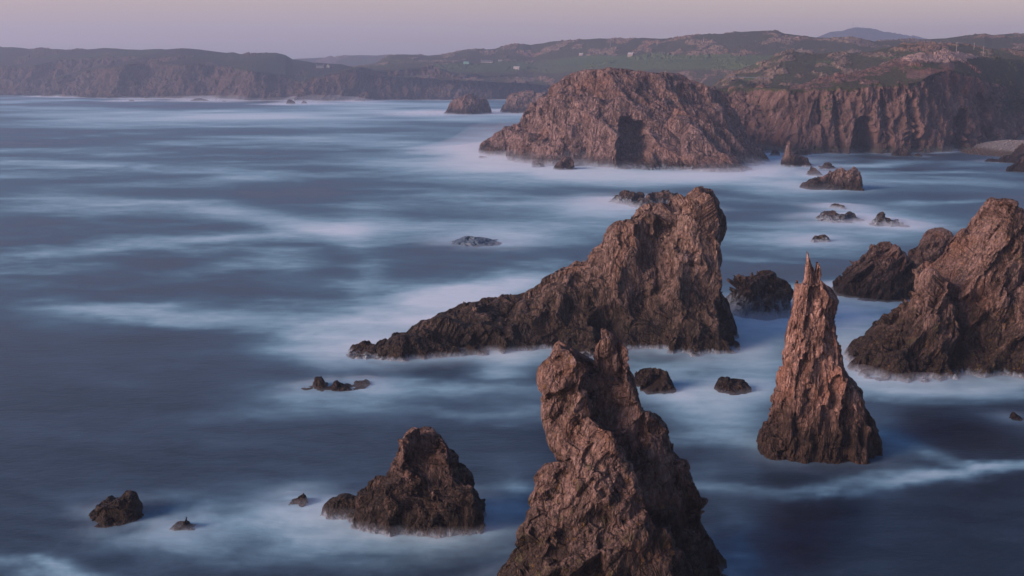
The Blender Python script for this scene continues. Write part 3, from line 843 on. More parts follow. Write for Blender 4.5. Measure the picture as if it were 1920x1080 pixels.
def sheet(name, x0, x1, ncol, curves, seed, mat, amp_c=1.0, c=14.0, aniso=(0.6, 0.8, 2.4), top_amp=4.0, outcrop=0.0, green=None, pale=None,
          cliff_segs=(0,), label=None, cat=None, kind='structure', rot=(0, 0, 0), edit=None, top_scale=60.0, smoothline=True, wl=None):
    """land between control lines; each curve = (row(px) or None, D(px), z(px) or None, n rows up to it)"""
    px = np.linspace(x0, x1, ncol)
    pts = []
    for rowf, Df, zf, n in curves:
        D = Df(px)
        if rowf is not None:
            x, y, z = at(px, rowf(px), D)
        else:
            z = zf(px)
            x = (px - 960) / FPX * D * 1.02
        pts.append((x, D, z, n))
    rows, seg = [], []
    for k in range(len(pts) - 1):
        n = pts[k + 1][3]
        for i in range(n + (k == len(pts) - 2)):
            t = i / n
            a, b = pts[k], pts[k + 1]
            if k not in cliff_segs:
                tz = t * t * (3 - 2 * t) * 0.5 + t * 0.5
            else:
                tz = t
            rows.append(np.stack([a[0] + (b[0] - a[0]) * t, a[1] + (b[1] - a[1]) * t, a[2] + (b[2] - a[2]) * tz], 1))
            seg.append(np.full(ncol, k + t))
    nr = len(rows)
    V = np.concatenate(rows).astype(np.float64)
    seg = np.concatenate(seg)
    i, j = np.meshgrid(np.arange(nr - 1), np.arange(ncol - 1), indexing='ij')
    a = (i * ncol + j).ravel()
    F = np.stack([a, a + 1, a + ncol + 1, a + ncol], 1)
    N = vnormals(V, F)
    isc = np.zeros(len(V))
    for s in cliff_segs:
        isc = np.maximum(isc, sstep(s - 0.08, s + 0.1, seg) * sstep(s + 1.02, s + 0.93, seg))
    if 0 in cliff_segs: isc = np.where(seg < 0.5, 1, isc)
    tw = top_amp * fbm(V / np.array([top_scale, top_scale * 1.6, top_scale]), 5, seed + 3) 
    blk, tone2 = rock_field(V, c * 0.5, (0, 0, 0.3), (1.6, 1.6, 1), seed + 9, 3, 0.1, 0.4, 0.4)
    oc = fbm(V / np.array([top_scale * 0.8, top_scale * 1.5, top_scale * 0.8]), 5, seed + 21)
    rockm = sstep(0.10 - outcrop, 0.32 - outcrop, oc)
    Vf, tone = fracture(V, F, N, c, rot, aniso, seed, 4, 0.13, 0.42, 0.42, 0.8, warp=0.28)
    V = V + (Vf - V) * (amp_c * isc)[:, None]
    V[:, 2] += (1 - isc) * (tw + rockm * (1.6 + 0.8 * amp_c * blk))
    global GRID_F
    GRID_F = F
    if edit is not None: V, isc, rockm = edit(V, isc, rockm, px, seg, ncol)
    o = mesh_obj(name, V, F, mat, smooth=False)
    rk = np.maximum(isc * (0.62 + 0.25 * oc), rockm * 0.75 * (1 - isc))
    P = project(V[:, 0], V[:, 1], V[:, 2])
    attr(o, 'rock', rk)
    attr(o, 'tone', np.where(isc > 0.5, tone, tone2))
    attr(o, 'green', green(P[0], P[1], V) if green else np.zeros(len(V)))
    attr(o, 'pale', pale(P[0], P[1], V) if pale else np.zeros(len(V)))
    tag(o, label, cat, None, kind)
    LAND.append(o)
    if wl:
        WATERLINES.append((V[np.abs(V[:, 2]) < 1.5][::3, :2], wl[0], wl[1]))
    return o


M_LAND = land_material('land near', 1.6, (0.85, 0.82, 0.82))
M_HILL = land_material('hill', 3.0, (0.92, 1.06, 0.92))
M_LANDFAR = land_material('land far', 4.0, (0.42, 0.47, 0.50))  # low tint paints the shade on the far cliffs into their colour
GD = np.vectorize(gdist)


def shoreD(rowf, extra=0.0): return lambda x: GD(rowf(x)) + extra


def gn(scale, seed, lo, hi):
    def f(px, py, V):
        return sstep(lo, hi, fbm(V / np.array([scale, scale * 1.6, scale]), 4, seed))
    return f


# A1: bay cliff far left, A2: headland in front of it
sA1 = crv([(-120, 178), (0, 179), (100, 180), (330, 183)])
dA1 = shoreD(sA1, 40)
topA1 = crv([(-120, 128), (0, 124), (44, 126), (85, 118), (110, 110), (159, 108), (200, 106), (300, 104), (330, 104)])
skyA1 = crv([(-120, 92), (0, 88), (25, 88), (57, 92), (71, 91), (127, 93), (177, 92), (198, 91), (266, 93), (292, 92), (310, 93), (330, 91)])
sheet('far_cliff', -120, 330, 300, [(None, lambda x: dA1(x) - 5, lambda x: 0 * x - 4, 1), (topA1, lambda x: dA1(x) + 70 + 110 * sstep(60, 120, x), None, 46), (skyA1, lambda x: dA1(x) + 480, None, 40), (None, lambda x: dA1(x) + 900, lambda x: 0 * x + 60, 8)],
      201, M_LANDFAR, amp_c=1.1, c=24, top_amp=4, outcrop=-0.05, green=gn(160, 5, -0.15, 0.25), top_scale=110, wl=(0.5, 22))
sA2 = crv([(96, 181), (170, 183), (240, 184.5), (330, 185), (420, 187), (500, 189), (560, 189), (690, 191)])
dA2 = shoreD(sA2, 10)
topA2 = crv([(96, 176), (102, 156), (106, 147), (130, 140), (154, 135), (190, 128), (221, 124), (260, 118), (340, 122), (407, 123), (446, 128), (473, 132), (508, 137), (535, 140), (552, 151), (575, 160), (620, 170), (690, 176)])
skyA2 = crv([(96, 175), (102, 154), (106, 144), (130, 138), (154, 132), (221, 118), (255, 108), (275, 103), (300, 96), (318, 92), (328, 91), (340, 90), (375, 92), (402, 96), (425, 99), (437, 98), (450, 101), (473, 100), (499, 99), (517, 99), (535, 103), (549, 111), (588, 117), (641, 120), (664, 127), (690, 140)])
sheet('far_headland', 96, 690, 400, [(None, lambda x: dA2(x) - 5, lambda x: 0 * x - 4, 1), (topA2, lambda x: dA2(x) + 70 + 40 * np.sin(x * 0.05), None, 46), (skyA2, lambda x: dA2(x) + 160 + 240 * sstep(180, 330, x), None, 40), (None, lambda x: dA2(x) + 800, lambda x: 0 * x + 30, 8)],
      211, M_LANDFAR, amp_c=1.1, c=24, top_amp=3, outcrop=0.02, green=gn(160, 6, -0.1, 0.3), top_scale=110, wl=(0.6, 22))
# B: middle cliffs
sB = crv([(562, 190), (640, 190), (700, 188.5), (800, 187.5), (860, 188.5), (950, 187), (1080, 186)])
dB = shoreD(sB, 10)
topB = crv([(560, 186), (566, 160), (574, 146), (600, 144), (640, 134), (676, 127), (703, 134), (733, 133), (769, 129), (804, 128), (830, 132), (848, 139), (892, 139), (910, 143), (963, 140), (1016, 148), (1080, 152)])
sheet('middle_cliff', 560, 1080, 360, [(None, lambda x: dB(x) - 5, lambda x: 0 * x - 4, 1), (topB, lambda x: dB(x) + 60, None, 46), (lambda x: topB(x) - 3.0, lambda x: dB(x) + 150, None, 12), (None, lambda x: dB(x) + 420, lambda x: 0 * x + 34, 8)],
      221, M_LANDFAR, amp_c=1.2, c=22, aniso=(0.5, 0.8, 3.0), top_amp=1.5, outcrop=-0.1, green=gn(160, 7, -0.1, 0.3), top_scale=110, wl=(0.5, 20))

# C: the broad hill behind
footC = crv([(655, 136), (700, 142), (1000, 158), (1350, 178), (2040, 180)])
midC = crv([(655, 131), (680, 127), (730, 121), (800, 118), (900, 121), (1000, 124), (1100, 120), (1300, 114), (1500, 110), (2040, 105)])
skyC = crv([(655, 128), (680, 123), (703, 120), (715, 112), (730, 104), (760, 102), (804, 104), (839, 100), (857, 95), (880, 92), (907, 93), (928, 92), (946, 86), (981, 82), (995, 84), (1020, 81),
            (1031, 78), (1125, 72), (1177, 73), (1203, 71), (1250, 73), (1286, 67), (1357, 63), (1378, 60), (1430, 58), (1453, 58), (1469, 63), (1500, 67), (1527, 70), (1607, 71), (1640, 77), (1697, 74),
            (1747, 73), (1773, 72), (1800, 68), (1847, 62), (1860, 65), (1920, 63), (2040, 66)])
dC = crv([(655, 2180), (1000, 2150), (1300, 1750), (1600, 1450), (2040, 1350)])


def greenC(px, py, V):
    n = 14 * fbm(V / 90.0, 4, 9)
    g = sstep(0.35, 0.0, ((px - 1330) / 330) ** 2 + ((py + n * 0.5 - 116) / 15) ** 2 - 0.75)
    g = np.maximum(g, 0.75 * sstep(0.35, 0.0, ((px - 960) / 180) ** 2 + ((py + n * 0.5 - 126) / 10) ** 2 - 0.75))
    g = np.maximum(g, 0.35 * sstep(0.1, 0.4, fbm(V / np.array([200, 320, 200.]), 4, 12)))
    return g


def editC(V, isc, rockm, px, seg, ncol):
    g = greenC(*project(V[:, 0], V[:, 1], V[:, 2]), V)
    rockm = rockm * (1 - sstep(0.4, 0.8, g))
    return V, isc, rockm


sheet('broad_hill', 655, 2040, 640, [(footC, lambda x: dC(x), None, 1), (midC, lambda x: dC(x) + 260, None, 50), (skyC, lambda x: dC(x) + 640, None, 60), (None, lambda x: dC(x) + 1100, lambda x: 0 * x + 70, 8)],
      231, M_HILL, amp_c=1.0, c=16, top_amp=2.6, outcrop=0.10, green=greenC, cliff_segs=(), top_scale=70, edit=editC)
# C2: stony knolls nearer
footC2 = crv([(1330, 185), (2040, 185)])
skyC2 = crv([(1330, 168), (1345, 152), (1365, 138), (1385, 131), (1410, 122), (1440, 112), (1455, 104), (1472, 97), (1500, 99), (1530, 102), (1560, 97), (1600, 100), (1640, 94), (1690, 84), (1747, 81), (1790, 84), (1850, 90), (1920, 94), (2040, 96)])
dC2 = crv([(1330, 1050), (1600, 980), (2040, 940)])
POND = at(1401, 145, 1110)


def edit2(V, isc, rockm, px, seg, ncol):
    q = ((V[:, 0] - POND[0]) / 12.5) ** 2 + ((V[:, 1] - 1115) / 120) ** 2
    m = sstep(1.5, 1.0, q)
    V[:, 2] = V[:, 2] * (1 - m) + m * np.minimum(V[:, 2], POND[2] - 0.6)
    front = (V[:, 1] < 1120) & (np.abs(V[:, 0] - POND[0]) < 18)
    lim = H + (V[:, 1]) * rayn(960, 147.5)[1]
    V[:, 2] = np.where(front, np.minimum(V[:, 2], lim), V[:, 2])
    return V, isc, rockm


sheet('stony_knolls', 1330, 2040, 420, [(footC2, lambda x: dC2(x), None, 1), (skyC2, lambda x: dC2(x) + 330, None, 90), (None, lambda x: dC2(x) + 560, lambda x: 0 * x + 45, 8)],
      241, M_HILL, amp_c=1.3, c=9, top_amp=3.2, outcrop=0.16, green=gn(60, 8, 0.05, 0.4), cliff_segs=(), top_scale=36, edit=edit2)

# D: right hand cliff with grassy top and a pale rock knoll
sD = crv([(1335, 288), (1435, 289), (1500, 290), (1600, 291), (1700, 290), (1800, 285), (1860, 276), (1920, 266), (2060, 262)])
dD = shoreD(sD, 8)
topD = crv([(1335, 171), (1347, 168), (1447, 166), (1510, 168), (1580, 164), (1657, 159), (1697, 158), (1725, 152), (1745, 140), (1780, 131), (1815, 138), (1850, 150), (1885, 163), (1920, 170), (2060, 178)])
skyD = crv([(1335, 167), (1447, 164), (1500, 158), (1550, 148), (1600, 136), (1640, 125), (1680, 112), (1710, 103), (1730, 99), (1750, 101), (1772, 99), (1797, 97), (1830, 104), (1850, 108), (1920, 112), (2060, 116)])


def greenD(px, py, V):
    return np.clip(0.45 + 0.9 * fbm(V / np.array([40, 60, 40.]), 4, 15), 0, 1)


def paleD(px, py, V):
    n = fbm(V / np.array([9, 14, 9.]), 4, 31)
    k = sstep(0.35, -0.1, ((px - 1755) / 85) ** 2 + ((py - 102) / 14) ** 2 - 0.9 + n * 0.9)
    return k


def editD(V, isc, rockm, px, seg, ncol):
    X, Y = project(V[:, 0], V[:, 1], V[:, 2])
    k = paleD(X, Y, V)
    n = fbm(V / np.array([10, 16, 10.]), 4, 37)
    strip = sstep(20, 4, np.abs(Y - np.interp(X, [1480, 1740], [158, 104]) - 2) + 26 * n) * (X > 1480) * (X < 1760)
    strip2 = sstep(18, 4, np.abs(Y - np.interp(X, [1650, 1790], [150, 128])) + 24 * n) * (X > 1700) * (X < 1790)
    rockm = np.maximum(np.maximum(rockm * (X < 1840) * 0.9, k * 1.2), np.maximum(strip, strip2)) * (1 - isc)
    kk_ = np.maximum(k, 0.6 * strip)
    Vq, _t = fracture(V, GRID_F, vnormals(V, GRID_F), 5.0, (0.2, 0.3, 0.3), (1.8, 1.2, 0.7), 77, 3, 0.10, 0.30, 0.4, 0.5)
    V = V + (Vq - V) * np.clip(1.2 * kk_, 0, 1)[:, None] * (1 - isc)[:, None]
    # steep grassy flank at the far right
    g = sstep(1845, 1900, X) * sstep(230, 200, Y)
    isc = isc * (1 - 0.65 * g)
    z = V[:, 2]
    for (cx, hw, ztop, depth) in ((1620, 21, 27, 30.0), (1802, 15, 30, 20.0), (1576, 8, 44, 7.0), (1548, 6, 40, 5.0), (1668, 7, 46, 6.0), (1715, 8, 46, 7.0), (1850, 9, 44, 8.0)):
        hwz = hw * np.sqrt(np.clip(1 - (np.clip(z, 0, None) / ztop) ** 2.2, 0, 1))
        sl = 0.45 * (z - 12) * (hw < 12)
        m = sstep(1.25, 0.7, np.abs(X - cx + sl + 5 * vnoise(V * 0.12, 8)) / np.maximum(hwz, 0.01)) * (seg < 2.0) * (z < ztop)
        V[:, 1] += depth * m
    return V, isc, rockm


sheet('right_cliff', 1335, 2060, 560, [(None, lambda x: dD(x) - 3, lambda x: 0 * x - 3, 1),
                                       (None, lambda x: dD(x) + 4, lambda x: 0 * x + 2, 3),
                                       (topD, lambda x: dD(x) + 26 + 40 * sstep(1480, 1400, x) + 40 * sstep(1720, 1800, x), None, 100),
                                       (skyD, lambda x: dD(x) + 75 + 60 * sstep(1500, 1700, x) + 40 * sstep(1720, 1800, x), None, 60),
                                       (None, lambda x: dD(x) + 330, lambda x: 0 * x + 40, 10)],
      251, M_LAND, amp_c=0.9, c=13, aniso=(0.55, 0.8, 2.4), rot=(0.0, 0.22, 0.1), top_amp=0.8, outcrop=0.06, green=greenD, pale=paleD, cliff_segs=(0, 1), top_scale=26, edit=editD, wl=(0.42, 5))
# far hills
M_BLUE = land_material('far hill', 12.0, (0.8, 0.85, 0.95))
skyF = crv([(1490, 95), (1530, 71), (1557, 60), (1580, 58), (1590, 54), (1603, 51), (1633, 53), (1660, 60), (1713, 67), (1743, 73), (1800, 95)])
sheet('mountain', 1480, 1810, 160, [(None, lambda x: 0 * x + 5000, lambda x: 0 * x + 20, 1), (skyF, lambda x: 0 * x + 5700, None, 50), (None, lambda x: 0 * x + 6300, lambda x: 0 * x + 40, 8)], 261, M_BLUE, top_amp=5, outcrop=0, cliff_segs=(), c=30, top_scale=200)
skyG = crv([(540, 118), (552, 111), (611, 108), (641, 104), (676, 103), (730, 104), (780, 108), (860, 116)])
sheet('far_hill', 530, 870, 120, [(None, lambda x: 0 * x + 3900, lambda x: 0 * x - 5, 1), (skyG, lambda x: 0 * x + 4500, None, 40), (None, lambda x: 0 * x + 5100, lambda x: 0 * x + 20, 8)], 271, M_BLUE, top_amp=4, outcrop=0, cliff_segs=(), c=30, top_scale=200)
print('land', round(time.time() - T0, 1))


def mesh_bvh(objs):
    vs, fs, o = [], [], 0
    for ob in objs:
        n = len(ob.data.vertices)
        a = np.empty(n * 3, np.float32); ob.data.vertices.foreach_get('co', a)
        f = np.empty(len(ob.data.loops), np.int32); ob.data.loops.foreach_get('vertex_index', f)
        vs += a.reshape(-1, 3).tolist(); fs += (f.reshape(-1, 4) + o).tolist(); o += n
    return BVHTree.FromPolygons(vs, fs)


BV = mesh_bvh(LAND)


def hit(px, py):
    x, z = rayn(px, py)
    d = Vector((float(x), 1.0, float(z))).normalized()
    p, n, i, t = BV.ray_cast(Vector((0, 0, H)), d)
    return p


def ground_z(x, y):
    p, n, i, t = BV.ray_cast(Vector((x, y, 900)), Vector((0, 0, -1)))
    return p.z if p else 0.0


# ------------------------------------------------------------------ lochan
kw = NT('still water')
pp = kw.n('ShaderNodeBsdfPrincipled', inp={'Base Color': (0.25, 0.28, 0.32, 1), 'Roughness': 0.12})
nz_ = kw.noise(kw.n('ShaderNodeNewGeometry').outputs['Position'], 0.3)
kw.link(kw.n('ShaderNodeBump', inp={'Strength': 0.1, 'Height': nz_}).outputs[0], pp.inputs['Normal'])
kw.link(pp.outputs[0], kw.out.inputs[0])
th = np.linspace(0, 2 * np.pi, 48, endpoint=False)
pv = [(float(POND[0]), 1115.0, float(POND[2]))] + [(float(POND[0]) + 9.3 * math.cos(t), 1115 + 115 * math.sin(t), float(POND[2])) for t in th]
pf = [(0, 1 + i, 1 + (i + 1) % 48) for i in range(48)]
o = mesh_obj('pond_water', pv, pf, kw.m)
tag(o, kind='structure')

# ------------------------------------------------------------------ houses, poles, mast
M_WHITE = flat_material('white render', (0.25, 0.245, 0.24))
M_PINK = flat_material('weathered render', (0.22, 0.19, 0.175))
M_SLATE = flat_material('slate roof', (0.07, 0.075, 0.085))
M_GREYROOF = flat_material('grey roof', (0.30, 0.30, 0.31))
M_TEAL = flat_material('green tin', (0.16, 0.36, 0.30))
M_GLASS = flat_material('window glass', (0.03, 0.035, 0.04), 0.1)
M_WOOD = flat_material('pole timber', (0.42, 0.37, 0.32))
M_STEEL = flat_material('galvanised steel', (0.30, 0.31, 0.33), 0.5)
M_STONE = flat_material('rubble stone', (0.30, 0.27, 0.25), var=0.4)


def box_bm(bm, x0, x1, y0, y1, z0, z1):
    v = [bm.verts.new(p) for p in ((x0, y0, z0), (x1, y0, z0), (x1, y1, z0), (x0, y1, z0), (x0, y0, z1), (x1, y0, z1), (x1, y1, z1), (x0, y1, z1))]
    for f in ((0, 3, 2, 1), (4, 5, 6, 7), (0, 1, 5, 4), (1, 2, 6, 5), (2, 3, 7, 6), (3, 0, 4, 7)):
        bm.faces.new([v[i] for i in f])


def bm_obj(name, bm, mat, parent):
    me = bpy.data.meshes.new(name)
    bm.to_mesh(me); bm.free()
    me.materials.append(mat)
    o = bpy.data.objects.new(name, me)
    COL.objects.link(o)
    if parent: o.parent = parent
    return o


def house(name, label, cat, px, py, L, W, hw, hr, wall, roof, rz=0.0, chim=2, nwin=3, door=True, group=None):
    p = hit(px, py)
    e = bpy.data.objects.new(name, None)
    COL.objects.link(e)
    e.location = (p.x, p.y, p.z - 0.5); e.rotation_euler = (0, 0, rz)
    tag(e, label, cat, group)
    bm = bmesh.new()
    prof = [(-W / 2, -2.0), (W / 2, -2.0), (W / 2, hw), (0, hr - 0.12), (-W / 2, hw)]
    a = [bm.verts.new((-L / 2, y, z)) for y, z in prof]; b = [bm.verts.new((L / 2, y, z)) for y, z in prof]
    bm.faces.new(list(reversed(a))); bm.faces.new(b)
    for i in range(5):
        j = (i + 1) % 5
        bm.faces.new((a[i], a[j], b[j], b[i]))
    bmesh.ops.recalc_face_normals(bm, faces=bm.faces)
    bm_obj('wall', bm, wall, e)
    bm = bmesh.new()
    ov = 0.35; t = 0.25; sl = (hr - hw) / (W / 2)
    pr = [(-W / 2 - ov, hw - ov * sl), (0, hr), (W / 2 + ov, hw - ov * sl), (W / 2 + ov, hw - ov * sl + t), (0, hr + t), (-W / 2 - ov, hw - ov * sl + t)]
    a = [bm.verts.new((-L / 2 - 0.3, y, z)) for y, z in pr]; b = [bm.verts.new((L / 2 + 0.3, y, z)) for y, z in pr]
    for q in ((0, 1, 4, 5), (1, 2, 3, 4)):
        bm.faces.new([a[i] for i in reversed(q)]); bm.faces.new([b[i] for i in q])
    for i in range(6):
        j = (i + 1) % 6
        bm.faces.new((a[i], a[j], b[j], b[i]))
    bmesh.ops.recalc_face_normals(bm, faces=bm.faces)
    r = bm_obj('roof', bm, roof, e)
    for k in range(chim):
        bm = bmesh.new()
        x = (-L / 2 + 0.6) if k == 0 else (L / 2 - 0.6)
        box_bm(bm, x - 0.5, x + 0.5, -0.5, 0.5, hr - 0.4, hr + 1.3)
        bm_obj('chimney', bm, wall, r)
    for k in range(nwin):
        x = -L / 2 + L * (k + 0.5) / nwin
        bm = bmesh.new()
        if door and k == nwin // 2:
            box_bm(bm, x - 0.5, x + 0.5, -W / 2 - 0.06, -W / 2 + 0.1, 0, 2.1)
            bm_obj('door', bm, M_SLATE, e)
        else:
            box_bm(bm, x - 0.65, x + 0.65, -W / 2 - 0.05, -W / 2 + 0.1, 0.9, 2.2)
            bm_obj('window', bm, M_GLASS, e)
    return e


house('long_house', 'long low dark roofed house on the far green hillside, longest of the far buildings', 'house', 913, 117, 27, 9, 2.2, 5.6, M_STONE, M_SLATE, R(-12), 1, 7)
house('cottage', 'small pale cottage with chimneys, left of the two on the upper far slope', 'house', 1090, 104, 9, 6, 3.0, 5.4, M_PINK, M_GREYROOF, R(-25), 2, 3)
house('cottage', 'white gabled cottage standing alone on the green slope above the dome', 'house', 1183, 104, 12, 7, 3.4, 6.2, M_PINK, M_GREYROOF, R(-35), 2, 3)
house('cottage', 'tiny white cottage far left of the long dark roofed house', 'house', 852, 117, 6, 5, 2.6, 4.5, M_WHITE, M_SLATE, R(20), 1, 3)
house('shed', 'low green tin shed between the tiny white cottage and the long house', 'shed', 874, 118, 12, 5, 2.0, 3.2, M_TEAL, M_TEAL, 0, 0, 1, True)
house('barn', 'white barn just right of the long dark roofed house', 'barn', 938, 115, 8, 5, 2.2, 4.0, M_PINK, M_GREYROOF, R(15), 0, 2)
house('ruin', 'grey stone building with a pale roof below the long house', 'building', 969, 129, 13, 7, 3.0, 5.5, M_STONE, M_GREYROOF, R(-20), 1, 2)
house('house', 'blue grey house on the low saddle where the left headland ends', 'house', 600, 127, 16, 8, 4.0, 6.5, M_GREYROOF, M_SLATE, R(10), 2, 4)
house('house', 'white house end on at the right of the saddle house', 'house', 616, 127, 7, 8, 4.4, 7.0, M_WHITE, M_SLATE, R(70), 1, 3)


def pole(px, py, hgt, label, base_pt=None):
    p = base_pt or hit(px, py)
    if p is None: return
    e = bpy.data.objects.new('utility_pole', None)
    COL.objects.link(e)
    e.location = (p.x, p.y, p.z - 0.3)
    tag(e, label, 'utility pole', 'utility poles on the hills')
    r = 0.16 * max(1.0, p.y / 1300)
    bm = bmesh.new()
    bmesh.ops.create_cone(bm, cap_ends=True, segments=10, radius1=r * 1.15, radius2=r * 0.8, depth=hgt, matrix=Matrix.Translation((0, 0, hgt / 2)))
    bm_obj('pole', bm, M_WOOD, e)
    bm = bmesh.new()
    box_bm(bm, -0.9, 0.9, -r - 0.12, -r + 0.03, hgt - 0.9, hgt - 0.7)
    bm_obj('crossarm', bm, M_WOOD, e)


def crest_pt(px, obj_sky, D):
    x, y, z = at(px, obj_sky(px), D)
    return Vector((float(x), float(D), ground_z(float(x), float(D))))


for px, py, h_, lab in ((1144, 88, 12, 'pole on the far brown slope above the white gabled cottage'), (1232, 85, 12, 'pole on the far brown slope, midway between cottage and round summit'),
                        (1319, 79, 10, 'pole on the far brown slope nearest the round summit'), (1793, 97, 11, 'pole directly behind the pale rock knoll'),
                        (1826, 93, 8, 'pole farther back, between the two beside the pale knoll'), (1843, 105, 11, 'tallest pole, standing right of the pale rock knoll')):
    pole(px, py, h_, lab)
for px, sk, D, lab in ((131, skyA1, dA1(131) + 475, 'left of the two poles on the far left skyline'), (160, skyA1, dA1(160) + 475, 'right of the two poles on the far left skyline'),
                       (481, skyA2, dA2(481) + 395, 'pole on the headland skyline left of its last bump'), (528, skyA2, dA2(528) + 395, 'pole on the rounded end of the left headland skyline'),
                       (927, skyC, dC(927) + 635, 'pole on the skyline dip above the far houses'), (964, skyC, dC(964) + 635, 'pole on the skyline knoll right of the dip')):
    pole(px, 0, 8, lab, crest_pt(px, sk, float(D)))
# mast and huts on the mountain
bp = crest_pt(1599, skyF, 5690.0)
e = bpy.data.objects.new('radio_mast', None); COL.objects.link(e); e.location = bp
tag(e, 'thin tall radio mast on the blue mountain top', 'mast')
bm = bmesh.new()
hm = 32.0
for k in range(3):
    a = k * 2.094
    x, y = 1.0 * math.cos(a), 1.0 * math.sin(a)
    box_bm(bm, x - 0.35, x + 0.35, y - 0.35, y + 0.35, 0, hm)
for i in range(12):
    for k in range(3):
        a, b = k * 2.094, (k + 1) * 2.094
        z0 = hm * i / 12; z1 = hm * (i + 1) / 12
        p0 = Vector((math.cos(a), math.sin(a), z0)); p1 = Vector((math.cos(b), math.sin(b), z1))
        dd = p1 - p0
        M = Matrix.Translation((p0 + p1) / 2) @ dd.to_track_quat('Z', 'Y').to_matrix().to_4x4()
        bmesh.ops.create_cone(bm, cap_ends=True, segments=6, radius1=0.15, radius2=0.15, depth=dd.length, matrix=M)
bm_obj('lattice', bm, M_STEEL, e)
bm = bmesh.new(); box_bm(bm, -0.3, 0.3, -0.3, 0.3, hm, hm + 5); bm_obj('antenna', bm, M_STEEL, e)
for px, lab in ((1607, 'small mountain hut close beside the radio mast'), (1618, 'small mountain hut farther right along the mountain top')):
    bp = crest_pt(px, skyF, 5690.0)
    e = bpy.data.objects.new('hut', None); COL.objects.link(e); e.location = bp; tag(e, lab, 'hut')
    bm = bmesh.new(); box_bm(bm, -4, 4, -3, 3, -3, 4.0); bm_obj('wall', bm, M_GREYROOF, e)
    bm = bmesh.new(); box_bm(bm, -4.4, 4.4, -3.4, 3.4, 4.0, 4.7); bm_obj('roof', bm, M_SLATE, e)

# ------------------------------------------------------------------ shingle beach and shore rocks at the right
bx = np.linspace(1770, 2060, 110); bt = np.linspace(0, 1, 34)
rowA = np.interp(bx, [1770, 1800, 1850, 1900, 1930, 2060], [291, 291, 293, 297, 302, 310])
rowB = np.interp(bx, [1770, 1800, 1850, 1885, 1920, 2060], [289, 278, 266, 262, 263, 262])
V = []
for t in bt:
    Dd = GD(rowA) + t * 62
    rr = rowA + (rowB - rowA) * t
    x, y, z = at(bx, rr, Dd)
    z = z - 0.8 * (1 - t)
    V.append(np.stack([x, y, z], 1))
V = np.concatenate(V)
V[:, 2] += 0.25 * fbm(V / 3.0, 3, 71)
i, j = np.meshgrid(np.arange(33), np.arange(109), indexing='ij'); a = (i * 110 + j).ravel()
kb = NT('shingle')
pos = kb.n('ShaderNodeNewGeometry').outputs['Position']
n = kb.noise(pos, 1.2, 5, 0.7)
z = kb.n('ShaderNodeSeparateXYZ', inp={0: pos}).outputs[2]
c = kb.mix(kb.rng(n, 0.35, 0.65), (0.075, 0.072, 0.075), (0.20, 0.19, 0.19))
c = kb.mix(kb.rng(kb.math('ADD', z, kb.math('MULTIPLY', n, 3)), 5.5, 3.5), c, (0.05, 0.035, 0.022))
p = kb.n('ShaderNodeBsdfPrincipled', inp={'Base Color': c, 'Roughness': 0.9})
kb.link(p.outputs[0], kb.out.inputs[0])
beach = mesh_obj('beach', V, np.stack([a, a + 1, a + 111, a + 110], 1), kb.m)
tag(beach, kind='structure')
BVb = mesh_bvh([beach])
# loose boulders on it: one mass of uncountable stones
cube = np.array([(-1, -1, -1), (1, -1, -1), (1, 1, -1), (-1, 1, -1), (-1, -1, 1), (1, -1, 1), (1, 1, 1), (-1, 1, 1)], float)
cf = np.array([(0, 3, 2, 1), (4, 5, 6, 7), (0, 1, 5, 4), (1, 2, 6, 5), (2, 3, 7, 6), (3, 0, 4, 7)])
bv, bf, nb = [], [], 0
for k in range(2600):
    q = V[rng.integers(0, len(V))]
    x, y = q[0] + rng.uniform(-1.5, 1.5), q[1] + rng.uniform(-1, 1)
    hp = BVb.ray_cast(Vector((x, y, 200)), Vector((0, 0, -1)))[0]
    if hp is None: continue
    s = rng.uniform(0.18, 0.6) if rng.random() < 0.93 else rng.uniform(0.6, 1.0)
    Q = np.array(Matrix.Rotation(rng.uniform(0, 6.28), 3, 'Z') @ Matrix.Rotation(rng.uniform(-.5, .5), 3, 'X'))
    w = cube * rng.uniform(0.75, 1.1, (8, 3)) * np.array([1, rng.uniform(.6, 1), rng.uniform(.45, .8)])
    w[4:, :2] *= 0.72
    bv.append((s * w) @ Q.T + np.array([x, y, hp.z + 0.12 * s])); bf.append(cf + nb); nb += 8
o = mesh_obj('boulder_stones', np.concatenate(bv), np.concatenate(bf), kb.m)
tag(o, 'grey rounded shingle and stones piled on the small beach below the right cliff', 'stones', None, 'stuff')
G4 = 'weedy rocks along the right shore'
for k, (lab, o_, row, T, c_) in enumerate((
        ('weedy brown shore rock jutting farthest out at the right frame edge', [(1880, 330), (1886, 316), (1897, 308), (1910, 298), (1925, 292), (1960, 300), (1990, 330)], 323, 7, 2.4),
        ('small dark shore rock at the tip of the shingle beach', [(1842, 308), (1848, 301), (1854, 296), (1862, 295), (1872, 299), (1880, 308)], 304, 4, 1.8),
        ('dark ragged rock between the shingle and the outermost shore rock', [(1862, 310), (1875, 296), (1890, 288), (1910, 284), (1940, 290), (1960, 310)], 306, 8, 2.4),
        ('upright dark rock at the back of the shingle by the right frame edge', [(1893, 300), (1899, 285), (1908, 272), (1918, 266), (1935, 268), (1960, 300)], 296, 7, 2.4))):
    low_rock(lab, [o_], row, T, 0.35, M_DARK, c_, wash=0.05, halo=0.35, hrad=6, seed=161 + k * 3, group=G4, amp=0.9)
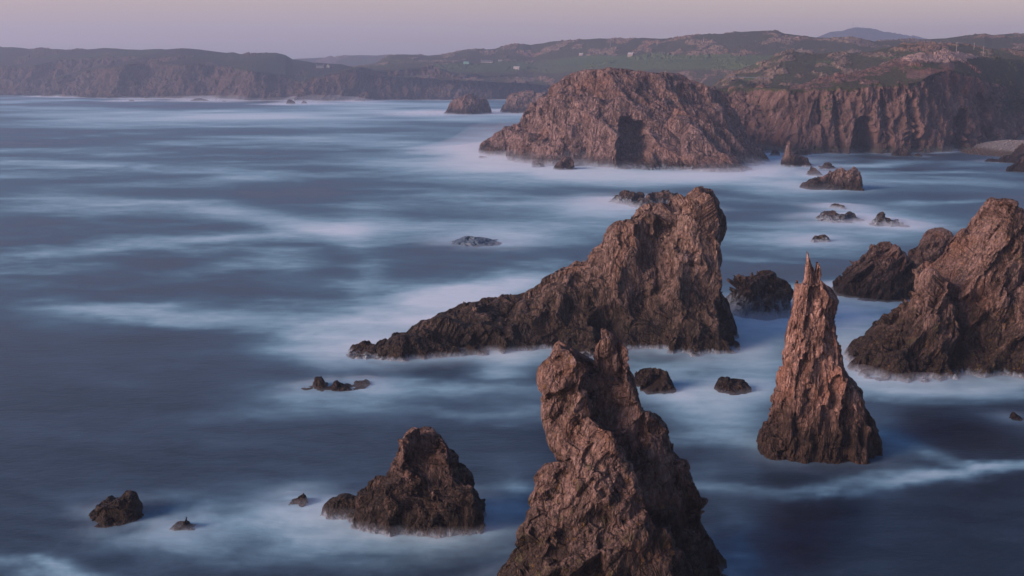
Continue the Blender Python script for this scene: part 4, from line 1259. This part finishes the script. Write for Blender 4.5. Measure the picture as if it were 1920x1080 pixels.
# boulders at the foot of the isthmus and the cliff
G5 = 'boulders along the cliff foot'
for k, (px, wd, hh, row, lab) in enumerate(((1452, 12, 12, 291, 'grey boulder at the waterline right of the dome foot'), (1500, 16, 9, 290, 'low boulder under the cliff behind the pointed rock'),
                                            (1512, 12, 20, 289, 'tall boulder leaning on the cliff foot right of the pointed rock'), (1690, 22, 22, 291, 'broad reddish buttress boulder right of the cliff cave'),
                                            (1722, 8, 5, 292, 'small boulder on the foam line beyond the cave buttress'))):
    o_ = [(px - wd, row + 6), (px - wd * 0.7, row - hh * 0.5), (px - wd * 0.2, row - hh), (px + wd * 0.35, row - hh * 0.8), (px + wd * 0.8, row - hh * 0.35), (px + wd, row + 6)]
    low_rock(lab, [o_], row + 2, 5, 0.45, M_MIDFAR, 3.0, wash=0.05, halo=0.3, hrad=5, seed=181 + k * 3, group=G5, amp=0.8)
# gannets / gulls on the cave ledge
print('small', round(time.time() - T0, 1))

# ------------------------------------------------------------------ water
ny, nx = 620, 760
yy = 45 * (9500 / 45) ** (np.linspace(0, 1, ny))
tt = np.linspace(-0.68, 0.68, nx)
Y, Tt_ = np.meshgrid(yy, tt, indexing='ij')
V = np.stack([Tt_ * Y, Y, 0 * Y], -1).reshape(-1, 3)
PX, PY = project(V[:, 0], V[:, 1], V[:, 2])
i, j = np.meshgrid(np.arange(ny - 1), np.arange(nx - 1), indexing='ij'); a = (i * nx + j).ravel()
F = np.stack([a, a + 1, a + nx + 1, a + nx], 1)
# drifts of foam: (x, y, rx, ry, slope, strength) for where they lie on the water
FO = [(380, 590, 210, 17, 0.0, .55), (230, 598, 130, 12, .05, .3), (700, 600, 190, 34, -.10, .62), (860, 560, 140, 28, -.12, .75), (640, 635, 110, 26, -.05, .55), (600, 665, 90, 14, 0, .3), (740, 640, 60, 18, 0, .4), (960, 545, 80, 14, -.2, .5),
      (400, 388, 90, 12, .10, .38), (600, 418, 110, 10, .10, .42), (470, 442, 240, 7, -.06, .34), (170, 470, 170, 6, -.06, .26), (700, 430, 55, 36, -.1, .28), (668, 510, 28, 30, -.3, .33), (420, 500, 110, 12, -.10, .28), (530, 495, 45, 22, 0, .25),
      (100, 285, 170, 6, 0, .36), (260, 342, 220, 8, -.03, .30), (60, 372, 130, 16, .05, .34), (620, 258, 220, 5, -.03, .26), (450, 268, 150, 5, 0, .22), (200, 310, 200, 9, 0, .2), (700, 330, 200, 8, 0, .15), (330, 215, 260, 5, 0, .2), (560, 225, 130, 4, 0, .28), (120, 205, 150, 4, 0, .25),
      (960, 290, 80, 18, 0, .72), (1060, 318, 110, 16, .03, .75), (1200, 322, 110, 12, 0, .5), (1320, 328, 130, 9, 0, .6), (1440, 312, 50, 20, 0, .55), (800, 295, 180, 14, 0, .32), (760, 270, 200, 6, 0, .3), (920, 330, 100, 12, 0, .2),
      (760, 207, 110, 6, 0, .42), (880, 219, 80, 6, 0, .55), (985, 213, 60, 7, 0, .55), (870, 196, 60, 4, 0, .35), (700, 193, 140, 3, 0, .3),
      (1120, 388, 110, 14, 0, .58), (1060, 425, 170, 14, 0, .42), (1010, 445, 110, 12, 0, .3), (1250, 345, 200, 8, 0, .2), (880, 385, 200, 10, 0, .15),
      (1500, 352, 90, 12, 0, .42), (1610, 420, 130, 22, 0, .52), (1500, 448, 130, 14, 0, .42), (1790, 372, 60, 3.5, -.05, .5), (1690, 378, 40, 5, 0, .3), (1640, 303, 60, 4, 0, .45), (1720, 323, 120, 3.5, 0, .35), (1800, 306, 60, 3, 0, .3), (1440, 485, 90, 5, 0, .35), (1860, 345, 80, 8, 0, .25), (1560, 335, 50, 8, 0, .4), (1700, 345, 90, 6, 0, .2),
      (1600, 600, 100, 30, 0, .62), (1450, 612, 70, 26, 0, .62), (1640, 573, 70, 5, 0, .3), (1420, 650, 40, 22, 0, .45), (1540, 545, 40, 18, 0, .5), (1600, 640, 40, 14, 0, .3),
      (1310, 735, 100, 26, 0, .5), (1350, 790, 80, 30, 0, .34), (1430, 720, 60, 26, 0, .34), (1260, 690, 60, 10, 0, .25), (1380, 830, 60, 18, .3, .25), (1660, 740, 70, 12, 0, .4), (1780, 745, 120, 10, 0, .3), (1890, 735, 60, 10, 0, .35), (1600, 700, 30, 18, 0, .3),
      (970, 668, 55, 14, -.1, .5), (880, 720, 180, 12, 0, .34), (620, 748, 120, 14, .04, .33), (700, 732, 60, 10, 0, .3), (930, 765, 120, 14, 0, .28), (500, 770, 150, 10, 0, .15), (950, 690, 40, 7, 0, .3),
      (575, 955, 60, 26, 0, .34), (430, 965, 110, 20, .05, .22), (600, 1010, 170, 30, .05, .26), (960, 925, 45, 10, 0, .4), (945, 950, 30, 40, 0, .15), (40, 1062, 100, 9, .14, .62), (130, 1085, 80, 10, .16, .45), (480, 1040, 160, 25, 0, .14), (330, 1020, 90, 16, 0, .16),
      (1790, 884, 130, 9, -.13, .55), (1640, 905, 90, 10, -.12, .3), (1900, 872, 50, 7, -.06, .3), (1420, 920, 110, 8, 0, .2), (1670, 820, 50, 22, .3, .22), (1750, 850, 60, 7, .3, .2), (1375, 1030, 22, 45, .2, .12), (1330, 900, 30, 25, 0, .12)]
def wn(sx, sy, seed, octv=5, warp=0.6):
    """drifting, feathered pattern lying on the sea, features about sx by sy metres"""
    q = np.stack([V[:, 0] / sx + 0.12 * V[:, 1] / sy, V[:, 1] / sy, np.full(len(V), 0.37)], 1)
    a = fbm(q * 0.7, 3, seed + 1); b = fbm(q * 0.7 + 17.3, 3, seed + 2)
    q = q + warp * np.stack([a, b, 0 * a], 1)
    return fbm(q, octv, seed, 0.55)


LY = np.log(V[:, 1])
bands = [(24, 15, 110), (70, 50, 260), (190, 150, 620), (480, 430, 1700)]
wts = [np.exp(-((LY - math.log(c_)) / 0.55) ** 2) for *_, c_ in bands]
wsum = sum(wts)
wA = sum(w_ * wn(sx, sy, 301 + 7 * k) for k, (w_, (sx, sy, _)) in enumerate(zip(wts, bands))) / wsum
wB = sum(w_ * wn(sx * 0.9, sy * 0.9, 401 + 7 * k) for k, (w_, (sx, sy, _)) in enumerate(zip(wts, bands))) / wsum
fineA = sum(w_ * wn(sx * 0.42, sy * 0.30, 501 + 7 * k, 5, 0.9) for k, (w_, (sx, sy, _)) in enumerate(zip(wts, bands))) / wsum
broad = sum(w_ * wn(sx * 2.6, sy * 2.2, 601 + 7 * k, 3, 0.5) for k, (w_, (sx, sy, _)) in enumerate(zip(wts, bands))) / wsum
w2, s2 = wB * 1.6, fineA * 1.6
scale_px = np.clip((PY - 130) / 480, 0.05, 1.2)
X2 = PX + 120 * wA; Y2 = PY + 62 * wB * scale_px
foam = np.zeros(len(V))
for (cx, cy, rx, ry, sl, st) in FO:
    dx = (X2 - cx) / (rx * 1.15); dy = (Y2 - cy - sl * (X2 - cx)) / (ry * 1.35)
    g = min(0.95, 1.35 * st) * np.exp(-np.minimum((dx * dx + dy * dy) * 0.9, 40))
    foam = foam + g * (1 - foam)
far = sstep(140, 480, V[:, 1])
veil = sstep(-0.55, 0.6, broad * 0.9 + wA * 0.9 + 0.5 * fineA)
foam = foam * np.clip(1.0 + 0.9 * wA + 0.7 * fineA, 0.15, 1.8)
streak = np.clip(0.62 + 1.1 * wB + 0.75 * fineA, 0, 1.6)
foam = foam + (0.62 * far + 0.15) * veil * streak * (1 - foam) * np.where(PX > 1150, 0.8, 1.0)
foam = foam + 0.08 * far * np.clip(0.6 + 1.2 * fineA, 0, 1) * (1 - foam)
# surf around the rocks
hl = np.zeros(len(V)); halo_n = np.zeros(len(V)); halo_f = np.zeros(len(V))
vis = (V[:, 1] < 3000) & (np.abs(PX - 960) < 1300)
for pts, s_, r_ in WATERLINES:
    if len(pts) == 0: continue
    pts = np.asarray(pts, np.float64)
    m_ = 5.0 * r_
    lo, hi = pts.min(0) - m_, pts.max(0) + m_
    ix = np.nonzero(vis & (V[:, 0] > lo[0]) & (V[:, 0] < hi[0]) & (V[:, 1] > lo[1]) & (V[:, 1] < hi[1]))[0]
    if len(ix) == 0: continue
    step_ = max(1, len(pts) // 260)
    P_ = pts[::step_]
    for a_ in range(0, len(ix), 20000):
        b_ = ix[a_:a_ + 20000]
        d2 = (V[b_, 0][:, None] - P_[:, 0]) ** 2 + (V[b_, 1][:, None] - P_[:, 1]) ** 2
        dd = np.sqrt(d2.min(1))
        hl[b_] = np.maximum(hl[b_], s_ * np.exp(-dd / (r_ * 0.8)))
        halo_n[b_] = np.maximum(halo_n[b_], np.clip(s_ * 1.3, 0, 1) * np.exp(-(dd / (r_ * 0.75)) ** 1.5))
        halo_f[b_] = np.maximum(halo_f[b_], np.clip(s_, 0, 1) * np.exp(-(dd / (r_ * 1.2)) ** 1.4))
hl = hl * np.clip(1 + 1.2 * w2 + 0.9 * s2, 0.0, 2.0)
foam = foam + hl * (1 - np.clip(foam, 0, 1))
foam = np.clip(foam, 0, 1)


def water_material():
    k = NT('sea water')
    pos = k.n('ShaderNodeNewGeometry').outputs['Position']
    f = k.attr('foam')
    fine = k.noise(k.mapping(pos, (0, 0, 0.05), (0.16, 0.34, 1)), 1.0, 6, 0.62, 0.5)
    silk = k.noise(k.mapping(pos, (0, 0, 0.08), (0.45, 1.1, 1)), 1.0, 5, 0.6, 0.5)
    f2 = k.math('ADD', f, k.math('MULTIPLY', k.math('MULTIPLY', k.math('SUBTRACT', fine, 0.5), 0.34), k.rng(f, 0.0, 0.5, 0.35, 1.0)), clamp=True)
    ramp = k.n('ShaderNodeValToRGB', inp={0: f2})
    e = ramp.color_ramp.elements
    e[0].position = 0.0; e[0].color = (0.011, 0.024, 0.041, 1)
    e[1].position = 1.0; e[1].color = (0.60, 0.75, 0.83, 1)
    for ps, c in ((0.12, (0.040, 0.076, 0.120, 1)), (0.30, (0.098, 0.192, 0.262, 1)), (0.55, (0.215, 0.395, 0.495, 1)), (0.8, (0.40, 0.60, 0.69, 1))):
        q = e.new(ps); q.color = c
    b = k.n('ShaderNodeBump', inp={'Strength': 0.16, 'Distance': 0.5, 'Height': k.math('ADD', silk, fine)})
    p = k.n('ShaderNodeBsdfPrincipled', inp={'Base Color': ramp.outputs[0], 'Roughness': k.rng(f2, 0, 0.5, 0.30, 0.75), 'IOR': 1.33, 'Normal': b.outputs[0],
                                             'Specular IOR Level': 0.32})
    k.link(p.outputs[0], k.out.inputs[0])
    return k.m


sea = mesh_obj('sea', V, F, water_material(), smooth=True)
attr(sea, 'foam', foam)
tag(sea, kind='structure')
print('water', round(time.time() - T0, 1))

# ------------------------------------------------------------------ sea mist: low closed bodies of thin spray
def mist_body(name, h, dens, rowsel, col=(0.86, 0.90, 1.0), hmin=0.04):
    """closed solid standing on the sea, as thick as the spray is high; even density, so it thins out to nothing at its rim"""
    hh = np.where(rowsel, h, 0).reshape(ny, nx)
    fm = (hh[:-1, :-1] > hmin) | (hh[1:, :-1] > hmin) | (hh[:-1, 1:] > hmin) | (hh[1:, 1:] > hmin)
    fi = np.nonzero(fm.ravel())[0]
    Ft = F[fi]
    cnt0 = np.bincount(Ft.ravel(), minlength=len(V))
    Ft = Ft[(cnt0[Ft] == 4).any(axis=1)]
    used = np.unique(Ft)
    # rim vertices: touch a face that is not in the body
    cntf = np.bincount(Ft.ravel(), minlength=len(V))
    rim = (cntf > 0) & (cntf < 4)
    top = V.copy(); bot = V.copy()
    bot[:, 2] = -0.9
    top[:, 2] = np.where(rim, -0.6, np.maximum(h, 0.01) - 0.25)
    mt = np.full(len(V), -1, np.int64); mt[used] = np.arange(len(used))
    inner = used[~rim[used]]
    mb = mt.copy(); mb[inner] = len(used) + np.arange(len(inner))
    VV = np.concatenate([top[used], bot[inner]])
    FF = np.concatenate([mt[Ft], mb[Ft][:, ::-1]])
    k = NT(name)
    v = k.n('ShaderNodeVolumePrincipled', inp={'Color': (*col, 1), 'Density': dens, 'Anisotropy': 0.1})
    k.link(v.outputs[0], k.out.inputs['Volume'])
    o = mesh_obj(name, VV, FF, k.m, smooth=True)
    tag(o, kind='stuff')
    return o


mn = 0.9 + 1.3 * w2 + 0.9 * s2
h_near = 1.5 * halo_n * np.clip(mn, 0.0, 2)
h_near += 0.5 * np.clip(foam - 0.35, 0, 1)
sel_near = (V[:, 1] < 520) & (V[:, 1] > 60) & (np.abs(PX - 960) < 1100)
mist_body('sea_mist', h_near * 1.1 + 0.2 * (h_near > 0.05), 0.075, sel_near, hmin=0.06)
h_far = 7.0 * halo_f * np.clip(mn, 0.0, 2) * sstep(440, 560, V[:, 1])
for hm_, sd_, dn_ in ((0.6, wA, 0.018), (1.4, wB, 0.0065)):
    mist_body('sea_mist', np.clip(h_far * hm_ * (1 + 1.4 * sd_), 0, None), dn_, (V[:, 1] > 440) & (V[:, 1] < 2500) & (np.abs(PX - 960) < 1150), hmin=0.35)

# ------------------------------------------------------------------ haze
def haze_box(name, x0, x1, y0, y1, z0, z1, dens, col, aniso=0.2):
    bm = bmesh.new()
    box_bm(bm, x0, x1, y0, y1, z0, z1)
    k = NT(name)
    v = k.n('ShaderNodeVolumePrincipled', inp={'Color': (*col, 1), 'Density': dens, 'Anisotropy': aniso})
    k.link(v.outputs[0], k.out.inputs['Volume'])
    o = bm_obj(name, bm, k.m, None)
    tag(o, kind='stuff')
    return o


haze_box('haze', -7500, 7500, -60, 9400, -6, 420, 0.00016, (0.62, 0.74, 1.0))

# ------------------------------------------------------------------ light
SUN_AZ = R(-115)      # to the left and a little behind the camera (0 = straight ahead)
SUN_EL = R(21)
sd = Vector((math.sin(SUN_AZ) * math.cos(SUN_EL), math.cos(SUN_AZ) * math.cos(SUN_EL), math.sin(SUN_EL)))
sl = bpy.data.lights.new('sun', 'SUN')
sl.energy = 2.8
sl.angle = R(26)
sl.color = (1.0, 0.68, 0.58)
so = bpy.data.objects.new('sun', sl)
COL.objects.link(so)
so.rotation_euler = (-sd).to_track_quat('-Z', 'Y').to_euler()
so.location = (-300, -200, 400)

w = bpy.data.worlds.new('World')
scene.world = w
w.use_nodes = True
nt = w.node_tree
nt.nodes.clear()
sky = nt.nodes.new('ShaderNodeTexSky')
sky.sky_type = 'NISHITA'
sky.sun_disc = False
sky.sun_elevation = SUN_EL
sky.sun_rotation = SUN_AZ
sky.air_density = 1.0
sky.dust_density = 2.0
sky.ozone_density = 2.0
bg = nt.nodes.new('ShaderNodeBackground')
bg.inputs[1].default_value = 0.15
mixn = nt.nodes.new('ShaderNodeMix'); mixn.data_type = 'RGBA'; mixn.blend_type = 'MULTIPLY'
mixn.inputs[0].default_value = 1.0
tc = nt.nodes.new('ShaderNodeTexCoord')
sx = nt.nodes.new('ShaderNodeSeparateXYZ'); nt.links.new(tc.outputs['Generated'], sx.inputs[0])
cr = nt.nodes.new('ShaderNodeValToRGB'); nt.links.new(sx.outputs[2], cr.inputs[0])
ce = cr.color_ramp.elements
ce[0].position = 0.0; ce[0].color = (0.98, 0.78, 0.75, 1)
ce[1].position = 0.5; ce[1].color = (0.22, 0.29, 0.40, 1)
for ps_, c_ in ((0.03, (1.04, 0.68, 0.54, 1)), (0.07, (1.05, 0.65, 0.52, 1)), (0.20, (0.45, 0.49, 0.60, 1))):
    q_ = ce.new(ps_); q_.color = c_
nt.links.new(cr.outputs[0], mixn.inputs[7])
nt.links.new(sky.outputs[0], mixn.inputs[6])
nt.links.new(mixn.outputs[2], bg.inputs[0])
ow = nt.nodes.new('ShaderNodeOutputWorld')
nt.links.new(bg.outputs[0], ow.inputs[0])

scene.view_settings.view_transform = 'Standard'
scene.view_settings.look = 'None'
scene.view_settings.exposure = 0.78
scene.view_settings.gamma = 1.0
scene.render.engine = 'CYCLES'
cy = scene.cycles
cy.use_denoising = True
cy.max_bounces = 5
cy.diffuse_bounces = 2
cy.glossy_bounces = 2
cy.volume_bounces = 1
cy.transparent_max_bounces = 6
cy.use_adaptive_sampling = True
print('done', round(time.time() - T0, 1), 'verts', sum(len(o.data.vertices) for o in scene.objects if o.type == 'MESH'))
